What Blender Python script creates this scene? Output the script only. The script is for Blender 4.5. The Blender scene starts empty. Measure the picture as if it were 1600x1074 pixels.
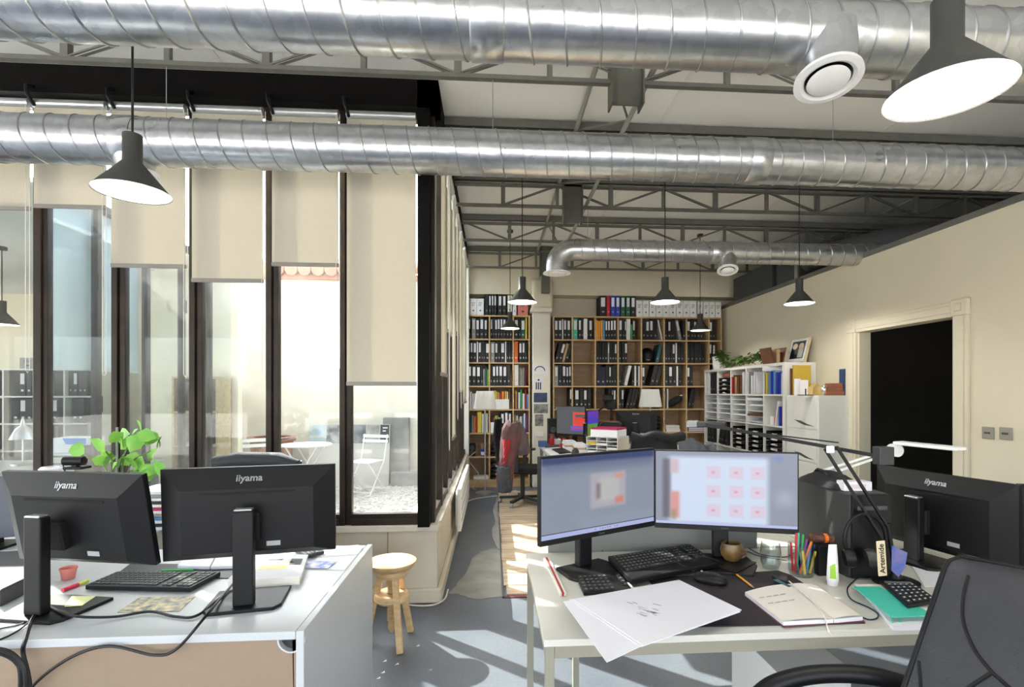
import bpy, bmesh, math, random
from mathutils import Vector, Matrix, Euler
R = math.radians
random.seed(7)
S = bpy.context.scene
COL = S.collection
# ---------------------------------------------------------------- camera, world, sun, exposure
CAMH = 1.45; YAW = math.atan(55/800)
cd = bpy.data.cameras.new('camera'); cam = bpy.data.objects.new('camera', cd); COL.objects.link(cam)
cam.location = (0, 0, CAMH); cam.rotation_euler = (R(90), 0, -YAW)
cd.lens = 18; cd.sensor_width = 36; cd.shift_x = -0.015625; cd.shift_y = 0.0475; cd.clip_start = .05
S.camera = cam
S.view_settings.view_transform = 'Standard'; S.view_settings.look = 'None'
S.view_settings.gamma = 1; S.view_settings.use_curve_mapping = False
S.view_settings.exposure = .82
SUN_AZ, SUN_EL = R(-39.6), R(40.3)
W = bpy.data.worlds.new('world'); S.world = W; W.use_nodes = True
nt = W.node_tree; nt.nodes.clear()
sky = nt.nodes.new('ShaderNodeTexSky'); sky.sky_type = 'NISHITA'; sky.sun_disc = False
sky.sun_elevation = SUN_EL; sky.sun_rotation = R(-48); sky.air_density = 1; sky.dust_density = 2.5
hs = nt.nodes.new('ShaderNodeHueSaturation'); hs.inputs['Saturation'].default_value = .45
bg = nt.nodes.new('ShaderNodeBackground'); bg.inputs['Strength'].default_value = .95
wo = nt.nodes.new('ShaderNodeOutputWorld')
nt.links.new(sky.outputs[0], hs.inputs['Color']); nt.links.new(hs.outputs[0], bg.inputs[0]); nt.links.new(bg.outputs[0], wo.inputs[0])
sl = bpy.data.lights.new('sun', 'SUN'); sl.energy = 11.5; sl.angle = R(.6); sl.color = (1, .95, .87)
sun = bpy.data.objects.new('sun', sl); COL.objects.link(sun)
sd = Vector((math.cos(SUN_EL)*math.cos(SUN_AZ), math.cos(SUN_EL)*math.sin(SUN_AZ), -math.sin(SUN_EL)))
sun.rotation_euler = sd.to_track_quat('-Z', 'Y').to_euler()

# ---------------------------------------------------------------- measuring helpers (pixel of the photo -> point on a real plane)
_c, _s = math.cos(YAW), math.sin(YAW)
def _ray(u, v):
    a = (u-825)/800; return Vector((a*_c+_s, -a*_s+_c, -(v-613)/800))
def PZ(u, v, z): d = _ray(u, v); p = d*((z-CAMH)/d.z); return Vector((p.x, p.y, z))
def PY(u, v, y): d = _ray(u, v); p = d*(y/d.y); return Vector((p.x, y, p.z+CAMH))
def PX(u, v, x): d = _ray(u, v); p = d*(x/d.x); return Vector((x, p.y, p.z+CAMH))
def PD(u, v, yc): p = _ray(u, v)*yc; return Vector((p.x, p.y, p.z+CAMH))

# ---------------------------------------------------------------- materials
def lin(c):
    return tuple((x/12.92 if x <= .04045 else ((x+.055)/1.055)**2.4) for x in [q/255 for q in c[:3]]) + (1,)
_m = {}
def mat(name, rgb, rough=.6, metal=0, noise=0, nscale=8, bump=0, bscale=60, rgb2=None, coat=0, spec=.5, sheen=0):
    if name in _m: return _m[name]
    m = bpy.data.materials.new(name); m.use_nodes = True; n = m.node_tree; b = n.nodes['Principled BSDF']
    b.inputs['Roughness'].default_value = rough; b.inputs['Metallic'].default_value = metal
    b.inputs['Base Color'].default_value = lin(rgb); b.inputs['Coat Weight'].default_value = coat
    b.inputs['Specular IOR Level'].default_value = spec
    tc = n.nodes.new('ShaderNodeTexCoord')
    if noise or rgb2:
        t = n.nodes.new('ShaderNodeTexNoise'); t.inputs['Scale'].default_value = nscale; t.inputs['Detail'].default_value = 5
        r = n.nodes.new('ShaderNodeValToRGB'); c = lin(rgb)
        c2 = lin(rgb2) if rgb2 else tuple(max(0, q*(1-noise)) for q in c[:3])+(1,)
        r.color_ramp.elements[0].position = .35; r.color_ramp.elements[1].position = .65
        r.color_ramp.elements[0].color = c; r.color_ramp.elements[1].color = c2
        n.links.new(tc.outputs['Object'], t.inputs['Vector']); n.links.new(t.outputs['Fac'], r.inputs[0]); n.links.new(r.outputs[0], b.inputs['Base Color'])
    if bump:
        t2 = n.nodes.new('ShaderNodeTexNoise'); t2.inputs['Scale'].default_value = bscale; t2.inputs['Detail'].default_value = 4
        bp = n.nodes.new('ShaderNodeBump'); bp.inputs['Strength'].default_value = bump; bp.inputs['Distance'].default_value = .01
        n.links.new(tc.outputs['Object'], t2.inputs['Vector']); n.links.new(t2.outputs['Fac'], bp.inputs['Height']); n.links.new(bp.outputs[0], b.inputs['Normal'])
    _m[name] = m; return m
def emit(name, rgb, st):
    if name in _m: return _m[name]
    m = bpy.data.materials.new(name); m.use_nodes = True; b = m.node_tree.nodes['Principled BSDF']
    b.inputs['Base Color'].default_value = lin(rgb); b.inputs['Emission Color'].default_value = lin(rgb); b.inputs['Emission Strength'].default_value = st
    _m[name] = m; return m
def wood(name, a, b_, scale=3, rough=.5, stretch=(1, 14, 14)):
    m = mat(name, a, rough); n = m.node_tree; b = n.nodes['Principled BSDF']
    tc = n.nodes.new('ShaderNodeTexCoord'); mp = n.nodes.new('ShaderNodeMapping'); mp.inputs['Scale'].default_value = stretch
    t = n.nodes.new('ShaderNodeTexNoise'); t.inputs['Scale'].default_value = scale; t.inputs['Detail'].default_value = 6; t.inputs['Distortion'].default_value = .6
    r = n.nodes.new('ShaderNodeValToRGB'); r.color_ramp.elements[0].position = .35; r.color_ramp.elements[1].position = .68
    r.color_ramp.elements[0].color = lin(a); r.color_ramp.elements[1].color = lin(b_)
    n.links.new(tc.outputs['Object'], mp.inputs[0]); n.links.new(mp.outputs[0], t.inputs['Vector']); n.links.new(t.outputs['Fac'], r.inputs[0]); n.links.new(r.outputs[0], b.inputs['Base Color'])
    return m
def glassy(name, tint=(255, 255, 255), ior=1.45, gl=1.0, haze=0):
    if name in _m: return _m[name]
    m = bpy.data.materials.new(name); m.use_nodes = True; n = m.node_tree; n.nodes.clear()
    o = n.nodes.new('ShaderNodeOutputMaterial'); tr = n.nodes.new('ShaderNodeBsdfTransparent'); g = n.nodes.new('ShaderNodeBsdfGlossy')
    tr.inputs[0].default_value = lin(tint); g.inputs['Roughness'].default_value = .01
    fr = n.nodes.new('ShaderNodeFresnel'); fr.inputs[0].default_value = ior
    ge = n.nodes.new('ShaderNodeNewGeometry'); mr = n.nodes.new('ShaderNodeMapRange'); mr.inputs[3].default_value = ior; mr.inputs[4].default_value = 1/ior
    n.links.new(ge.outputs['Backfacing'], mr.inputs[0]); n.links.new(mr.outputs[0], fr.inputs[0])   # the far face of the pane reflects like the near one
    mu = n.nodes.new('ShaderNodeMath'); mu.operation = 'MULTIPLY'; mu.inputs[1].default_value = gl
    mx = n.nodes.new('ShaderNodeMixShader')
    n.links.new(fr.outputs[0], mu.inputs[0]); n.links.new(mu.outputs[0], mx.inputs[0]); n.links.new(tr.outputs[0], mx.inputs[1]); n.links.new(g.outputs[0], mx.inputs[2])
    out = mx
    if haze:
        df = n.nodes.new('ShaderNodeBsdfTranslucent'); d2 = n.nodes.new('ShaderNodeMixShader')
        tc = n.nodes.new('ShaderNodeTexCoord'); t = n.nodes.new('ShaderNodeTexNoise'); t.inputs['Scale'].default_value = 2.2; t.inputs['Detail'].default_value = 6
        r = n.nodes.new('ShaderNodeMapRange'); r.inputs[1].default_value = .35; r.inputs[2].default_value = .75; r.inputs[3].default_value = 0; r.inputs[4].default_value = haze
        n.links.new(tc.outputs['Object'], t.inputs['Vector']); n.links.new(t.outputs['Fac'], r.inputs[0]); n.links.new(r.outputs[0], d2.inputs[0])
        n.links.new(mx.outputs[0], d2.inputs[1]); n.links.new(df.outputs[0], d2.inputs[2]); out = d2
    n.links.new(out.outputs[0], o.inputs[0]); _m[name] = m; return m
def fabric_blind(name, rgb, trans=.5):
    m = bpy.data.materials.new(name); m.use_nodes = True; n = m.node_tree; n.nodes.clear()
    o = n.nodes.new('ShaderNodeOutputMaterial'); d = n.nodes.new('ShaderNodeBsdfDiffuse'); t = n.nodes.new('ShaderNodeBsdfTranslucent'); mx = n.nodes.new('ShaderNodeMixShader')
    tc = n.nodes.new('ShaderNodeTexCoord'); mp = n.nodes.new('ShaderNodeMapping'); mp.inputs['Scale'].default_value = (260, 260, 30)
    ns = n.nodes.new('ShaderNodeTexNoise'); ns.inputs['Scale'].default_value = 1
    r = n.nodes.new('ShaderNodeValToRGB'); c = lin(rgb); r.color_ramp.elements[0].color = tuple(q*.9 for q in c[:3])+(1,); r.color_ramp.elements[1].color = c
    n.links.new(tc.outputs['Object'], mp.inputs[0]); n.links.new(mp.outputs[0], ns.inputs['Vector']); n.links.new(ns.outputs['Fac'], r.inputs[0])
    n.links.new(r.outputs[0], d.inputs[0]); n.links.new(r.outputs[0], t.inputs[0]); mx.inputs[0].default_value = trans
    n.links.new(d.outputs[0], mx.inputs[1]); n.links.new(t.outputs[0], mx.inputs[2]); n.links.new(mx.outputs[0], o.inputs[0]); return m
def screen_mat(name, base, rects, strength=1.0):
    """emissive display picture: soft-edged rectangles (x0,x1,y0,y1,blur,rgb) in generated 0..1 coordinates"""
    m = bpy.data.materials.new(name); m.use_nodes = True; n = m.node_tree; n.nodes.clear(); L = n.links.new
    o = n.nodes.new('ShaderNodeOutputMaterial'); e = n.nodes.new('ShaderNodeEmission'); e.inputs[1].default_value = strength
    g = n.nodes.new('ShaderNodeBsdfGlossy'); g.inputs['Roughness'].default_value = .35; ad = n.nodes.new('ShaderNodeMixShader'); ad.inputs[0].default_value = .03
    tc = n.nodes.new('ShaderNodeTexCoord'); sp = n.nodes.new('ShaderNodeSeparateXYZ'); L(tc.outputs['Generated'], sp.inputs[0])
    cur = None
    def ss(src, a, b):
        r = n.nodes.new('ShaderNodeMapRange'); r.interpolation_type = 'SMOOTHSTEP'; L(src, r.inputs[0]); r.inputs[1].default_value = a; r.inputs[2].default_value = b; return r.outputs[0]
    def mul(a, b):
        q = n.nodes.new('ShaderNodeMath'); q.operation = 'MULTIPLY'; L(a, q.inputs[0]); L(b, q.inputs[1]); return q.outputs[0]
    for (x0, x1, y0, y1, bl, rgb, al) in rects:
        bx = bl; by = bl*1.6
        f = mul(mul(ss(sp.outputs[0], x0-bx, x0+bx), ss(sp.outputs[0], x1+bx, x1-bx)), mul(ss(sp.outputs[2], y0-by, y0+by), ss(sp.outputs[2], y1+by, y1-by)))
        q = n.nodes.new('ShaderNodeMath'); q.operation = 'MULTIPLY'; L(f, q.inputs[0]); q.inputs[1].default_value = al
        mx = n.nodes.new('ShaderNodeMix'); mx.data_type = 'RGBA'; L(q.outputs[0], mx.inputs[0])
        if cur is None: mx.inputs[6].default_value = lin(base)
        else: L(cur, mx.inputs[6])
        mx.inputs[7].default_value = lin(rgb); cur = mx.outputs[2]
    L(cur, e.inputs[0]); L(e.outputs[0], ad.inputs[1]); L(g.outputs[0], ad.inputs[2]); L(ad.outputs[0], o.inputs[0]); return m

M = {}
M['wall'] = mat('wall_paint', (222, 214, 192), .85, noise=.04, nscale=2, bump=.08, bscale=90)
M['wallw'] = mat('white_paint', (232, 227, 214), .8, noise=.05, nscale=3, bump=.06)
M['backwall'] = mat('back_wall_paint', (205, 198, 180), .9, noise=.06, nscale=2)
M['ceil'] = mat('ceiling_panel', (244, 244, 241), .85, noise=.05, nscale=1.5)
M['steelgrey'] = mat('grey_painted_steel', (112, 112, 106), .5, noise=.15, nscale=12)
M['beamgrey'] = mat('olive_grey_steel', (100, 100, 92), .6, noise=.2, nscale=10, bump=.1)
M['black_beam'] = mat('black_painted_beam', (15, 13, 12), .75, spec=.15, noise=.3, nscale=6)
M['frame'] = mat('rusty_dark_window_steel', (32, 27, 24), .5, spec=.3, rgb2=(54, 42, 34), nscale=5, bump=.05)
M['sill'] = mat('worn_sill', (228, 222, 208), .6, rgb2=(206, 198, 184), nscale=7, bump=.1)
M['lowwall'] = mat('cream_wood_panel', (216, 208, 190), .6, rgb2=(206, 197, 178), nscale=2.5)
M['black'] = mat('black_plastic', (17, 17, 19), .45, spec=.3)
M['blackm'] = mat('matte_black', (20, 20, 21), .7, spec=.3)
M['softblack'] = mat('dark_grey_plastic', (48, 49, 50), .5, noise=.1, nscale=40)
M['leather'] = mat('black_leather', (46, 48, 54), .45, spec=.4, noise=.1, nscale=20, bump=.25, bscale=220)
M['white'] = mat('white_laminate', (226, 226, 222), .35)
M['whitep'] = mat('white_plastic', (238, 238, 238), .45)
M['paper'] = mat('white_paper', (232, 232, 238), .9)
M['paper2'] = mat('cream_paper', (236, 230, 218), .9)
M['deskL'] = mat('grey_white_desk', (200, 203, 206), .35)
M['beige'] = mat('beige_panel', (154, 133, 112), .55, noise=.05, nscale=30)
M['deskR'] = mat('desk_top_white', (212, 210, 200), .3)
M['greige'] = mat('greige_metal', (150, 146, 130), .5)
M['pine'] = wood('pine_shelf', (214, 184, 140), (192, 158, 112), 2)
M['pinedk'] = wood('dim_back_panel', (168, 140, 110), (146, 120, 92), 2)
M['birch'] = wood('birch_stool', (228, 196, 150), (206, 170, 120), 4, .45, (3, 3, 12))
M['plank'] = wood('floor_plank', (196, 176, 150), (156, 134, 110), 3, .75, (1.2, 10, 10))
M['chrome'] = mat('chrome', (210, 210, 212), .2, 1)
M['alu'] = mat('brushed_aluminium', (196, 198, 200), .35, .9)
M['glass'] = glassy('window_glass', (246, 250, 249), 1.45, .6, .05)
M['glass2'] = glassy('tumbler_glass', (246, 250, 250), 1.5, 1.9)
M['blind'] = fabric_blind('beige_blind', (208, 202, 188), .33)
M['blind_out'] = fabric_blind('pale_blind', (240, 246, 250), .25)  # blue-white of the sky light is put into this blind colour
M['shade_out'] = mat('lamp_shade_grey', (62, 62, 60), .55)
M['shade_in'] = mat('lamp_shade_white', (250, 248, 244), .5)
M['lampfab'] = fabric_blind('lamp_fabric', (252, 252, 250), .3)
M['red'] = mat('red', (196, 38, 44), .5)
M['blue'] = mat('blue', (36, 60, 168), .5)
M['ltblue'] = mat('light_blue', (80, 150, 210), .5)
M['green'] = mat('green', (28, 92, 60), .5)
M['brgreen'] = mat('bright_green', (60, 170, 90), .5)
M['lime'] = mat('lime', (150, 200, 60), .5)
M['teal'] = mat('teal', (60, 190, 165), .5)
M['dkteal'] = mat('dark_teal', (40, 90, 100), .6)
M['orange'] = mat('orange', (236, 120, 40), .5)
M['amber'] = mat('amber', (240, 165, 40), .5)
M['yellow'] = mat('yellow', (232, 205, 60), .5)
M['purple'] = mat('purple', (110, 60, 130), .5)
M['magenta'] = mat('magenta', (176, 30, 90), .45)
M['wine'] = mat('wine', (96, 34, 44), .6)
M['grey'] = mat('grey_card', (150, 152, 150), .7)
M['dkgrey'] = mat('dark_grey', (72, 74, 76), .7)
M['navy'] = mat('navy', (34, 38, 56), .6)
M['tan'] = mat('tan_card', (190, 156, 120), .7)
M['brown'] = mat('brown_leather', (112, 66, 40), .6, noise=.3, nscale=14)
M['pink'] = mat('salmon', (214, 130, 120), .7)
M['binder'] = mat('binder_black', (34, 35, 37), .6, noise=.2, nscale=30)
M['leaf'] = mat('leaf_green', (104, 172, 62), .5, rgb2=(150, 200, 90), nscale=8)
M['leafd'] = mat('leaf_dark', (74, 104, 46), .55, rgb2=(104, 130, 66), nscale=20)
M['gravel'] = mat('gravel', (226, 220, 212), .9, rgb2=(196, 190, 182), nscale=14)
M['courtw'] = mat('courtyard_render', (238, 230, 212), .9, rgb2=(228, 218, 198), nscale=1.6, bump=.2, bscale=20)
M['cloth_dk'] = mat('dark_cloth', (34, 35, 38), .9, noise=.3, nscale=30, bump=.3, bscale=80)
M['cloth_grey'] = mat('grey_cloth', (108, 112, 120), .95, noise=.15, nscale=40, bump=.2)
M['cloth_red'] = mat('red_jacket', (112, 66, 66), .9, rgb2=(78, 62, 64), nscale=7, bump=.3)
M['rubber'] = mat('cable_black', (20, 19, 22), .5)
M['cablew'] = mat('cable_white', (220, 216, 206), .5)
# galvanised steel
def galv():
    m = mat('galvanised_steel', (196, 200, 204), .3, 1); n = m.node_tree; b = n.nodes['Principled BSDF']
    tc = n.nodes.new('ShaderNodeTexCoord'); v = n.nodes.new('ShaderNodeTexVoronoi'); v.inputs['Scale'].default_value = 26
    t = n.nodes.new('ShaderNodeTexNoise'); t.inputs['Scale'].default_value = 5; t.inputs['Detail'].default_value = 4
    r = n.nodes.new('ShaderNodeMapRange'); r.inputs[3].default_value = .2; r.inputs[4].default_value = .42
    bp = n.nodes.new('ShaderNodeBump'); bp.inputs['Strength'].default_value = .25; bp.inputs['Distance'].default_value = .02
    t3 = n.nodes.new('ShaderNodeTexNoise'); t3.inputs['Scale'].default_value = 7
    mx = n.nodes.new('ShaderNodeValToRGB'); mx.color_ramp.elements[0].color = lin((188, 191, 195)); mx.color_ramp.elements[1].color = lin((210, 212, 215))
    L = n.links.new; L(tc.outputs['Object'], v.inputs[0]); L(tc.outputs['Object'], t.inputs[0]); L(tc.outputs['Object'], t3.inputs[0]); L(t.outputs[0], r.inputs[0]); L(r.outputs[0], b.inputs['Roughness'])
    L(v.outputs['Color'], mx.inputs[0]); L(mx.outputs[0], b.inputs['Base Color']); L(t3.outputs[0], bp.inputs['Height']); L(bp.outputs[0], b.inputs['Normal'])
    return m
M['galv'] = galv()
def floor_mat():
    m = mat('blue_grey_floor', (92, 98, 106), .42); n = m.node_tree; b = n.nodes['Principled BSDF']; L = n.links.new
    tc = n.nodes.new('ShaderNodeTexCoord'); t = n.nodes.new('ShaderNodeTexNoise'); t.inputs['Scale'].default_value = 1.3; t.inputs['Detail'].default_value = 8
    r = n.nodes.new('ShaderNodeValToRGB'); r.color_ramp.elements[0].position = .3; r.color_ramp.elements[1].position = .75
    r.color_ramp.elements[0].color = lin((84, 91, 102)); r.color_ramp.elements[1].color = lin((108, 113, 120))
    t2 = n.nodes.new('ShaderNodeTexNoise'); t2.inputs['Scale'].default_value = 60; t2.inputs['Detail'].default_value = 3
    mx = n.nodes.new('ShaderNodeMix'); mx.data_type = 'RGBA'; mx.blend_type = 'MULTIPLY'; mx.inputs[0].default_value = .5
    r2 = n.nodes.new('ShaderNodeValToRGB'); r2.color_ramp.elements[0].position = .35; r2.color_ramp.elements[0].color = (.7, .7, .7, 1); r2.color_ramp.elements[1].position = .65
    L(tc.outputs['Object'], t.inputs[0]); L(tc.outputs['Object'], t2.inputs[0]); L(t.outputs[0], r.inputs[0]); L(t2.outputs[0], r2.inputs[0]); L(r.outputs[0], mx.inputs[6]); L(r2.outputs[0], mx.inputs[7]); L(mx.outputs[2], b.inputs['Base Color'])
    return m
M['floor'] = floor_mat()

# ---------------------------------------------------------------- geometry helpers
class MB:
    def __init__(s): s.v = []; s.f = []
    def add(s, vs, fs, m=None):
        o = len(s.v); s.v += [tuple(m @ Vector(q)) if m else tuple(q) for q in vs]; s.f += [tuple(o+i for i in q) for q in fs]; return s
    def box(s, x0, x1, y0, y1, z0, z1, m=None):
        return s.add([(x0, y0, z0), (x1, y0, z0), (x1, y1, z0), (x0, y1, z0), (x0, y0, z1), (x1, y0, z1), (x1, y1, z1), (x0, y1, z1)],
                     [(0, 3, 2, 1), (4, 5, 6, 7), (0, 1, 5, 4), (1, 2, 6, 5), (2, 3, 7, 6), (3, 0, 4, 7)], m)
    def prism(s, poly, z0, z1, m=None):
        n = len(poly); a = sum(poly[i][0]*poly[(i+1) % n][1]-poly[(i+1) % n][0]*poly[i][1] for i in range(n))
        if a < 0: poly = poly[::-1]
        vs = [(p[0], p[1], z0) for p in poly]+[(p[0], p[1], z1) for p in poly]
        return s.add(vs, [tuple(range(n))[::-1], tuple(range(n, 2*n))]+[(i, (i+1) % n, n+(i+1) % n, n+i) for i in range(n)], m)
    def cyl(s, p0, p1, r0, r1=None, n=12, cap=True):
        p0 = Vector(p0); p1 = Vector(p1); r1 = r0 if r1 is None else r1; d = (p1-p0).normalized()
        a = d.orthogonal().normalized(); b = d.cross(a); vs = []
        for p, r in ((p0, r0), (p1, r1)):
            for i in range(n): t = 2*math.pi*i/n; vs.append(p+a*(r*math.cos(t))+b*(r*math.sin(t)))
        fs = [(i, (i+1) % n, n+(i+1) % n, n+i) for i in range(n)]
        if cap: fs += [tuple(range(n))[::-1], tuple(range(n, 2*n))]
        return s.add(vs, fs)
    def bar(s, p0, p1, w, h=None):
        p0 = Vector(p0); p1 = Vector(p1); h = h or w; d = (p1-p0).normalized()
        up = Vector((0, 0, 1)) if abs(d.z) < .95 else Vector((0, 1, 0)); a = d.cross(up).normalized()*(w/2); b = a.cross(d).normalized()*(h/2); vs = []
        for p in (p0, p1): vs += [p-a-b, p+a-b, p+a+b, p-a+b]
        return s.add(vs, [(0, 3, 2, 1), (4, 5, 6, 7), (0, 1, 5, 4), (1, 2, 6, 5), (2, 3, 7, 6), (3, 0, 4, 7)])
    def tube(s, pts, r, n=6, cap=True):
        pts = [Vector(p) for p in pts]; N = len(pts); vs = []; a = None
        for i, p in enumerate(pts):
            d = (pts[min(i+1, N-1)]-pts[max(i-1, 0)]).normalized()
            if a is None: a = d.orthogonal().normalized()
            a = (a-d*a.dot(d)).normalized(); b = d.cross(a); rr = r[i] if isinstance(r, (list, tuple)) else r
            for k in range(n): t = 2*math.pi*k/n; vs.append(p+a*(rr*math.cos(t))+b*(rr*math.sin(t)))
        fs = [(i*n+k, i*n+(k+1) % n, (i+1)*n+(k+1) % n, (i+1)*n+k) for i in range(N-1) for k in range(n)]
        if cap: fs += [tuple(range(n))[::-1], tuple(range((N-1)*n, N*n))]
        return s.add(vs, fs)
    def lathe(s, prof, c=(0, 0, 0), n=24, m=None):
        vs = []; N = len(prof)
        for r, z in prof:
            for k in range(n): t = 2*math.pi*k/n; vs.append((c[0]+r*math.cos(t), c[1]+r*math.sin(t), c[2]+z))
        fs = [(i*n+k, i*n+(k+1) % n, (i+1)*n+(k+1) % n, (i+1)*n+k) for i in range(N-1) for k in range(n)]
        return s.add(vs, fs, m)
    def grid(s, fn, nu, nv, th=0):
        """surface fn(u,v)->Vector, optional thickness th along normal"""
        P = [[Vector(fn(i/nu, j/nv)) for j in range(nv+1)] for i in range(nu+1)]
        def nrm(i, j):
            a = P[min(i+1, nu)][j]-P[max(i-1, 0)][j]; b = P[i][min(j+1, nv)]-P[i][max(j-1, 0)]; return a.cross(b).normalized()
        vs = [P[i][j] for i in range(nu+1) for j in range(nv+1)]; q = nv+1
        fs = [(i*q+j, (i+1)*q+j, (i+1)*q+j+1, i*q+j+1) for i in range(nu) for j in range(nv)]
        if th:
            o = len(vs); vs += [P[i][j]-nrm(i, j)*th for i in range(nu+1) for j in range(nv+1)]
            fs += [tuple(o+k for k in f[::-1]) for f in fs[:]]
            for i in range(nu): fs += [(i*q, o+i*q, o+(i+1)*q, (i+1)*q), (i*q+nv, (i+1)*q+nv, o+(i+1)*q+nv, o+i*q+nv)]
            for j in range(nv): fs += [(j, j+1, o+j+1, o+j), (nu*q+j, o+nu*q+j, o+nu*q+j+1, nu*q+j+1)]
        return s.add(vs, fs)
    def build(s, name, m, parent=None, smooth=False, bevel=0, seg=2, sub=0):
        me = bpy.data.meshes.new(name); off = Vector((0, 0, 0)); p = parent
        while p is not None: off += p.location; p = p.parent
        me.from_pydata([tuple(Vector(q)-off) for q in s.v], [], s.f); me.update()
        bm = bmesh.new(); bm.from_mesh(me); bmesh.ops.remove_doubles(bm, verts=bm.verts, dist=1e-6); bmesh.ops.recalc_face_normals(bm, faces=bm.faces)
        bm.to_mesh(me); bm.free()
        o = bpy.data.objects.new(name, me); COL.objects.link(o); me.materials.append(M[m] if isinstance(m, str) else m)
        if parent: o.parent = parent
        if smooth:
            me.polygons.foreach_set('use_smooth', [True]*len(me.polygons))
            try: me.set_sharp_from_angle(angle=R(42))
            except Exception: pass
        if bevel:
            b = o.modifiers.new('bevel', 'BEVEL'); b.width = bevel; b.segments = seg; b.limit_method = 'ANGLE'; b.angle_limit = R(40)
        if sub:
            b = o.modifiers.new('sub', 'SUBSURF'); b.levels = sub; b.render_levels = sub
        return o
def bx(x0, x1, y0, y1, z0, z1): return MB().box(x0, x1, y0, y1, z0, z1)
def tag(o, label, cat, group=None, kind=None):
    if label: o['label'] = label
    if cat: o['category'] = cat
    if group: o['group'] = group
    if kind: o['kind'] = kind
    return o
def thing(name, label, cat, loc=(0, 0, 0), group=None):
    o = bpy.data.objects.new(name, None); COL.objects.link(o); o.location = loc; o.empty_display_size = .1
    return tag(o, label, cat, group)
def st(o, label=None): o['kind'] = 'structure'; return tag(o, label, None)
def stuff(o): o['kind'] = 'stuff'; return o
def lab(o, t): o['label'] = t; return o
def dup(root, loc, rot=(0, 0, 0), label=None, scale=None, group=None):
    def cp(o, par):
        c = o.copy(); COL.objects.link(c)
        if par: c.parent = par
        for ch in KIDS.get(o.name, None) or list(o.children): cp(ch, c)
        return c
    r = cp(root, None); r.location = loc; r.rotation_euler = rot
    if label: r['label'] = label
    if scale: r.scale = scale
    if group: r['group'] = group
    return r
KIDS = {}
def remat(o, m):
    o.material_slots[0].link = 'OBJECT'; o.material_slots[0].material = M[m] if isinstance(m, str) else m
def text(body, name, m, parent, size, mtx, ext=.0006):
    cu = bpy.data.curves.new(name, 'FONT'); cu.body = body; cu.size = size; cu.extrude = ext; cu.align_x = 'CENTER'; cu.align_y = 'CENTER'; cu.offset = size*.012
    t = bpy.data.objects.new('tmp', cu); COL.objects.link(t)
    bpy.context.view_layer.update(); me = bpy.data.meshes.new_from_object(t.evaluated_get(bpy.context.evaluated_depsgraph_get()))
    bpy.data.objects.remove(t); me.transform(mtx); me.name = name
    o = bpy.data.objects.new(name, me); COL.objects.link(o); me.materials.clear(); me.materials.append(M[m]); o.parent = parent
    return o
def curve_pts(pts, n=8):
    """Catmull-Rom through points"""
    P = [Vector(p) for p in pts]; P = [P[0]*2-P[1]]+P+[P[-1]*2-P[-2]]; out = []
    for i in range(1, len(P)-2):
        for k in range(n):
            t = k/n; a, b, c, d = P[i-1:i+3]
            out.append(.5*((2*b)+(c-a)*t+(2*a-5*b+4*c-d)*t*t+(3*b-a-3*c+d)*t**3))
    out.append(P[-2]); return out
def cable(name, label, pts, r, m='rubber', n=6, parent=None, cat='cable'):
    o = MB().tube(curve_pts(pts), r, n).build(name, m, parent, smooth=True)
    return tag(o, label, cat) if parent is None else o
# ================================================================ THE SETTING
YF = 3.58      # front glazing plane
XS = -.45      # side glazing plane
XW = 3.67      # right wall
YB = 8.15      # back wall
CZ = 3.57      # ceiling
# floor
fl = st(bx(-9, 9.5, -2.6, 8.4, -.12, 0).build('floor', 'floor'))
# courtyard ground is gravel on top of the slab, rough concrete patch and planks are pieces laid on the floor
def patch(name, pts, z0, z1, m, par, **k): return MB().prism(pts, z0, z1).build(name, m, par, **k)
M['concrete'] = mat('rough_concrete', (150, 148, 142), .9, rgb2=(132, 130, 126), nscale=6, bump=.3, bscale=40)
random.seed(3)
def jag(pts, n=7, a=.018):
    out = []
    for i in range(len(pts)):
        p, q = pts[i], pts[(i+1) % len(pts)]
        for k in range(n): t = k/n; out.append((p[0]+(q[0]-p[0])*t+random.uniform(-a, a), p[1]+(q[1]-p[1])*t+random.uniform(-a, a)))
    return out
cp = [PZ(*q, 0) for q in [(702, 928), (722, 905), (738, 872), (752, 862), (772, 858), (783, 860), (784, 934), (740, 938), (720, 930)]]
patch('concrete_patch', jag([(p.x, p.y) for p in cp], 4, .012), .0005, .003, 'concrete', fl)
cp = [PZ(*q, 0) for q in [(777, 775), (769, 800), (775, 815), (768, 830), (776, 858), (783, 860), (780, 773)]]
patch('concrete_patch', jag([(p.x, p.y) for p in cp], 3, .01), .0005, .003, 'concrete', fl)
y = 3.64; k = 0
while y < 7.2:
    w = [.17, .26, .3, .24, .3, .27][k % 6]
    x0 = .08+random.uniform(-.008, .008); x1 = [1.3, 1.75, 1.1, 1.55][k % 4]
    bx(x0 if k else .1, x1, y, y+w-.012, .0005, .012+random.uniform(0, .004)).build('plank', 'plank', fl)
    bx(x1+.008, 2.9, y, y+w-.012, .0005, .012+random.uniform(0, .004)).build('plank', 'plank', fl)
    y += w; k += 1
bx(.066, .08, 3.6, 7.26, .0005, .014).build('edge_strip', 'dkgrey', fl)
bx(.08, .6, 3.6, 3.628, .0005, .006).build('edge_strip', 'wine', fl)
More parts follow.
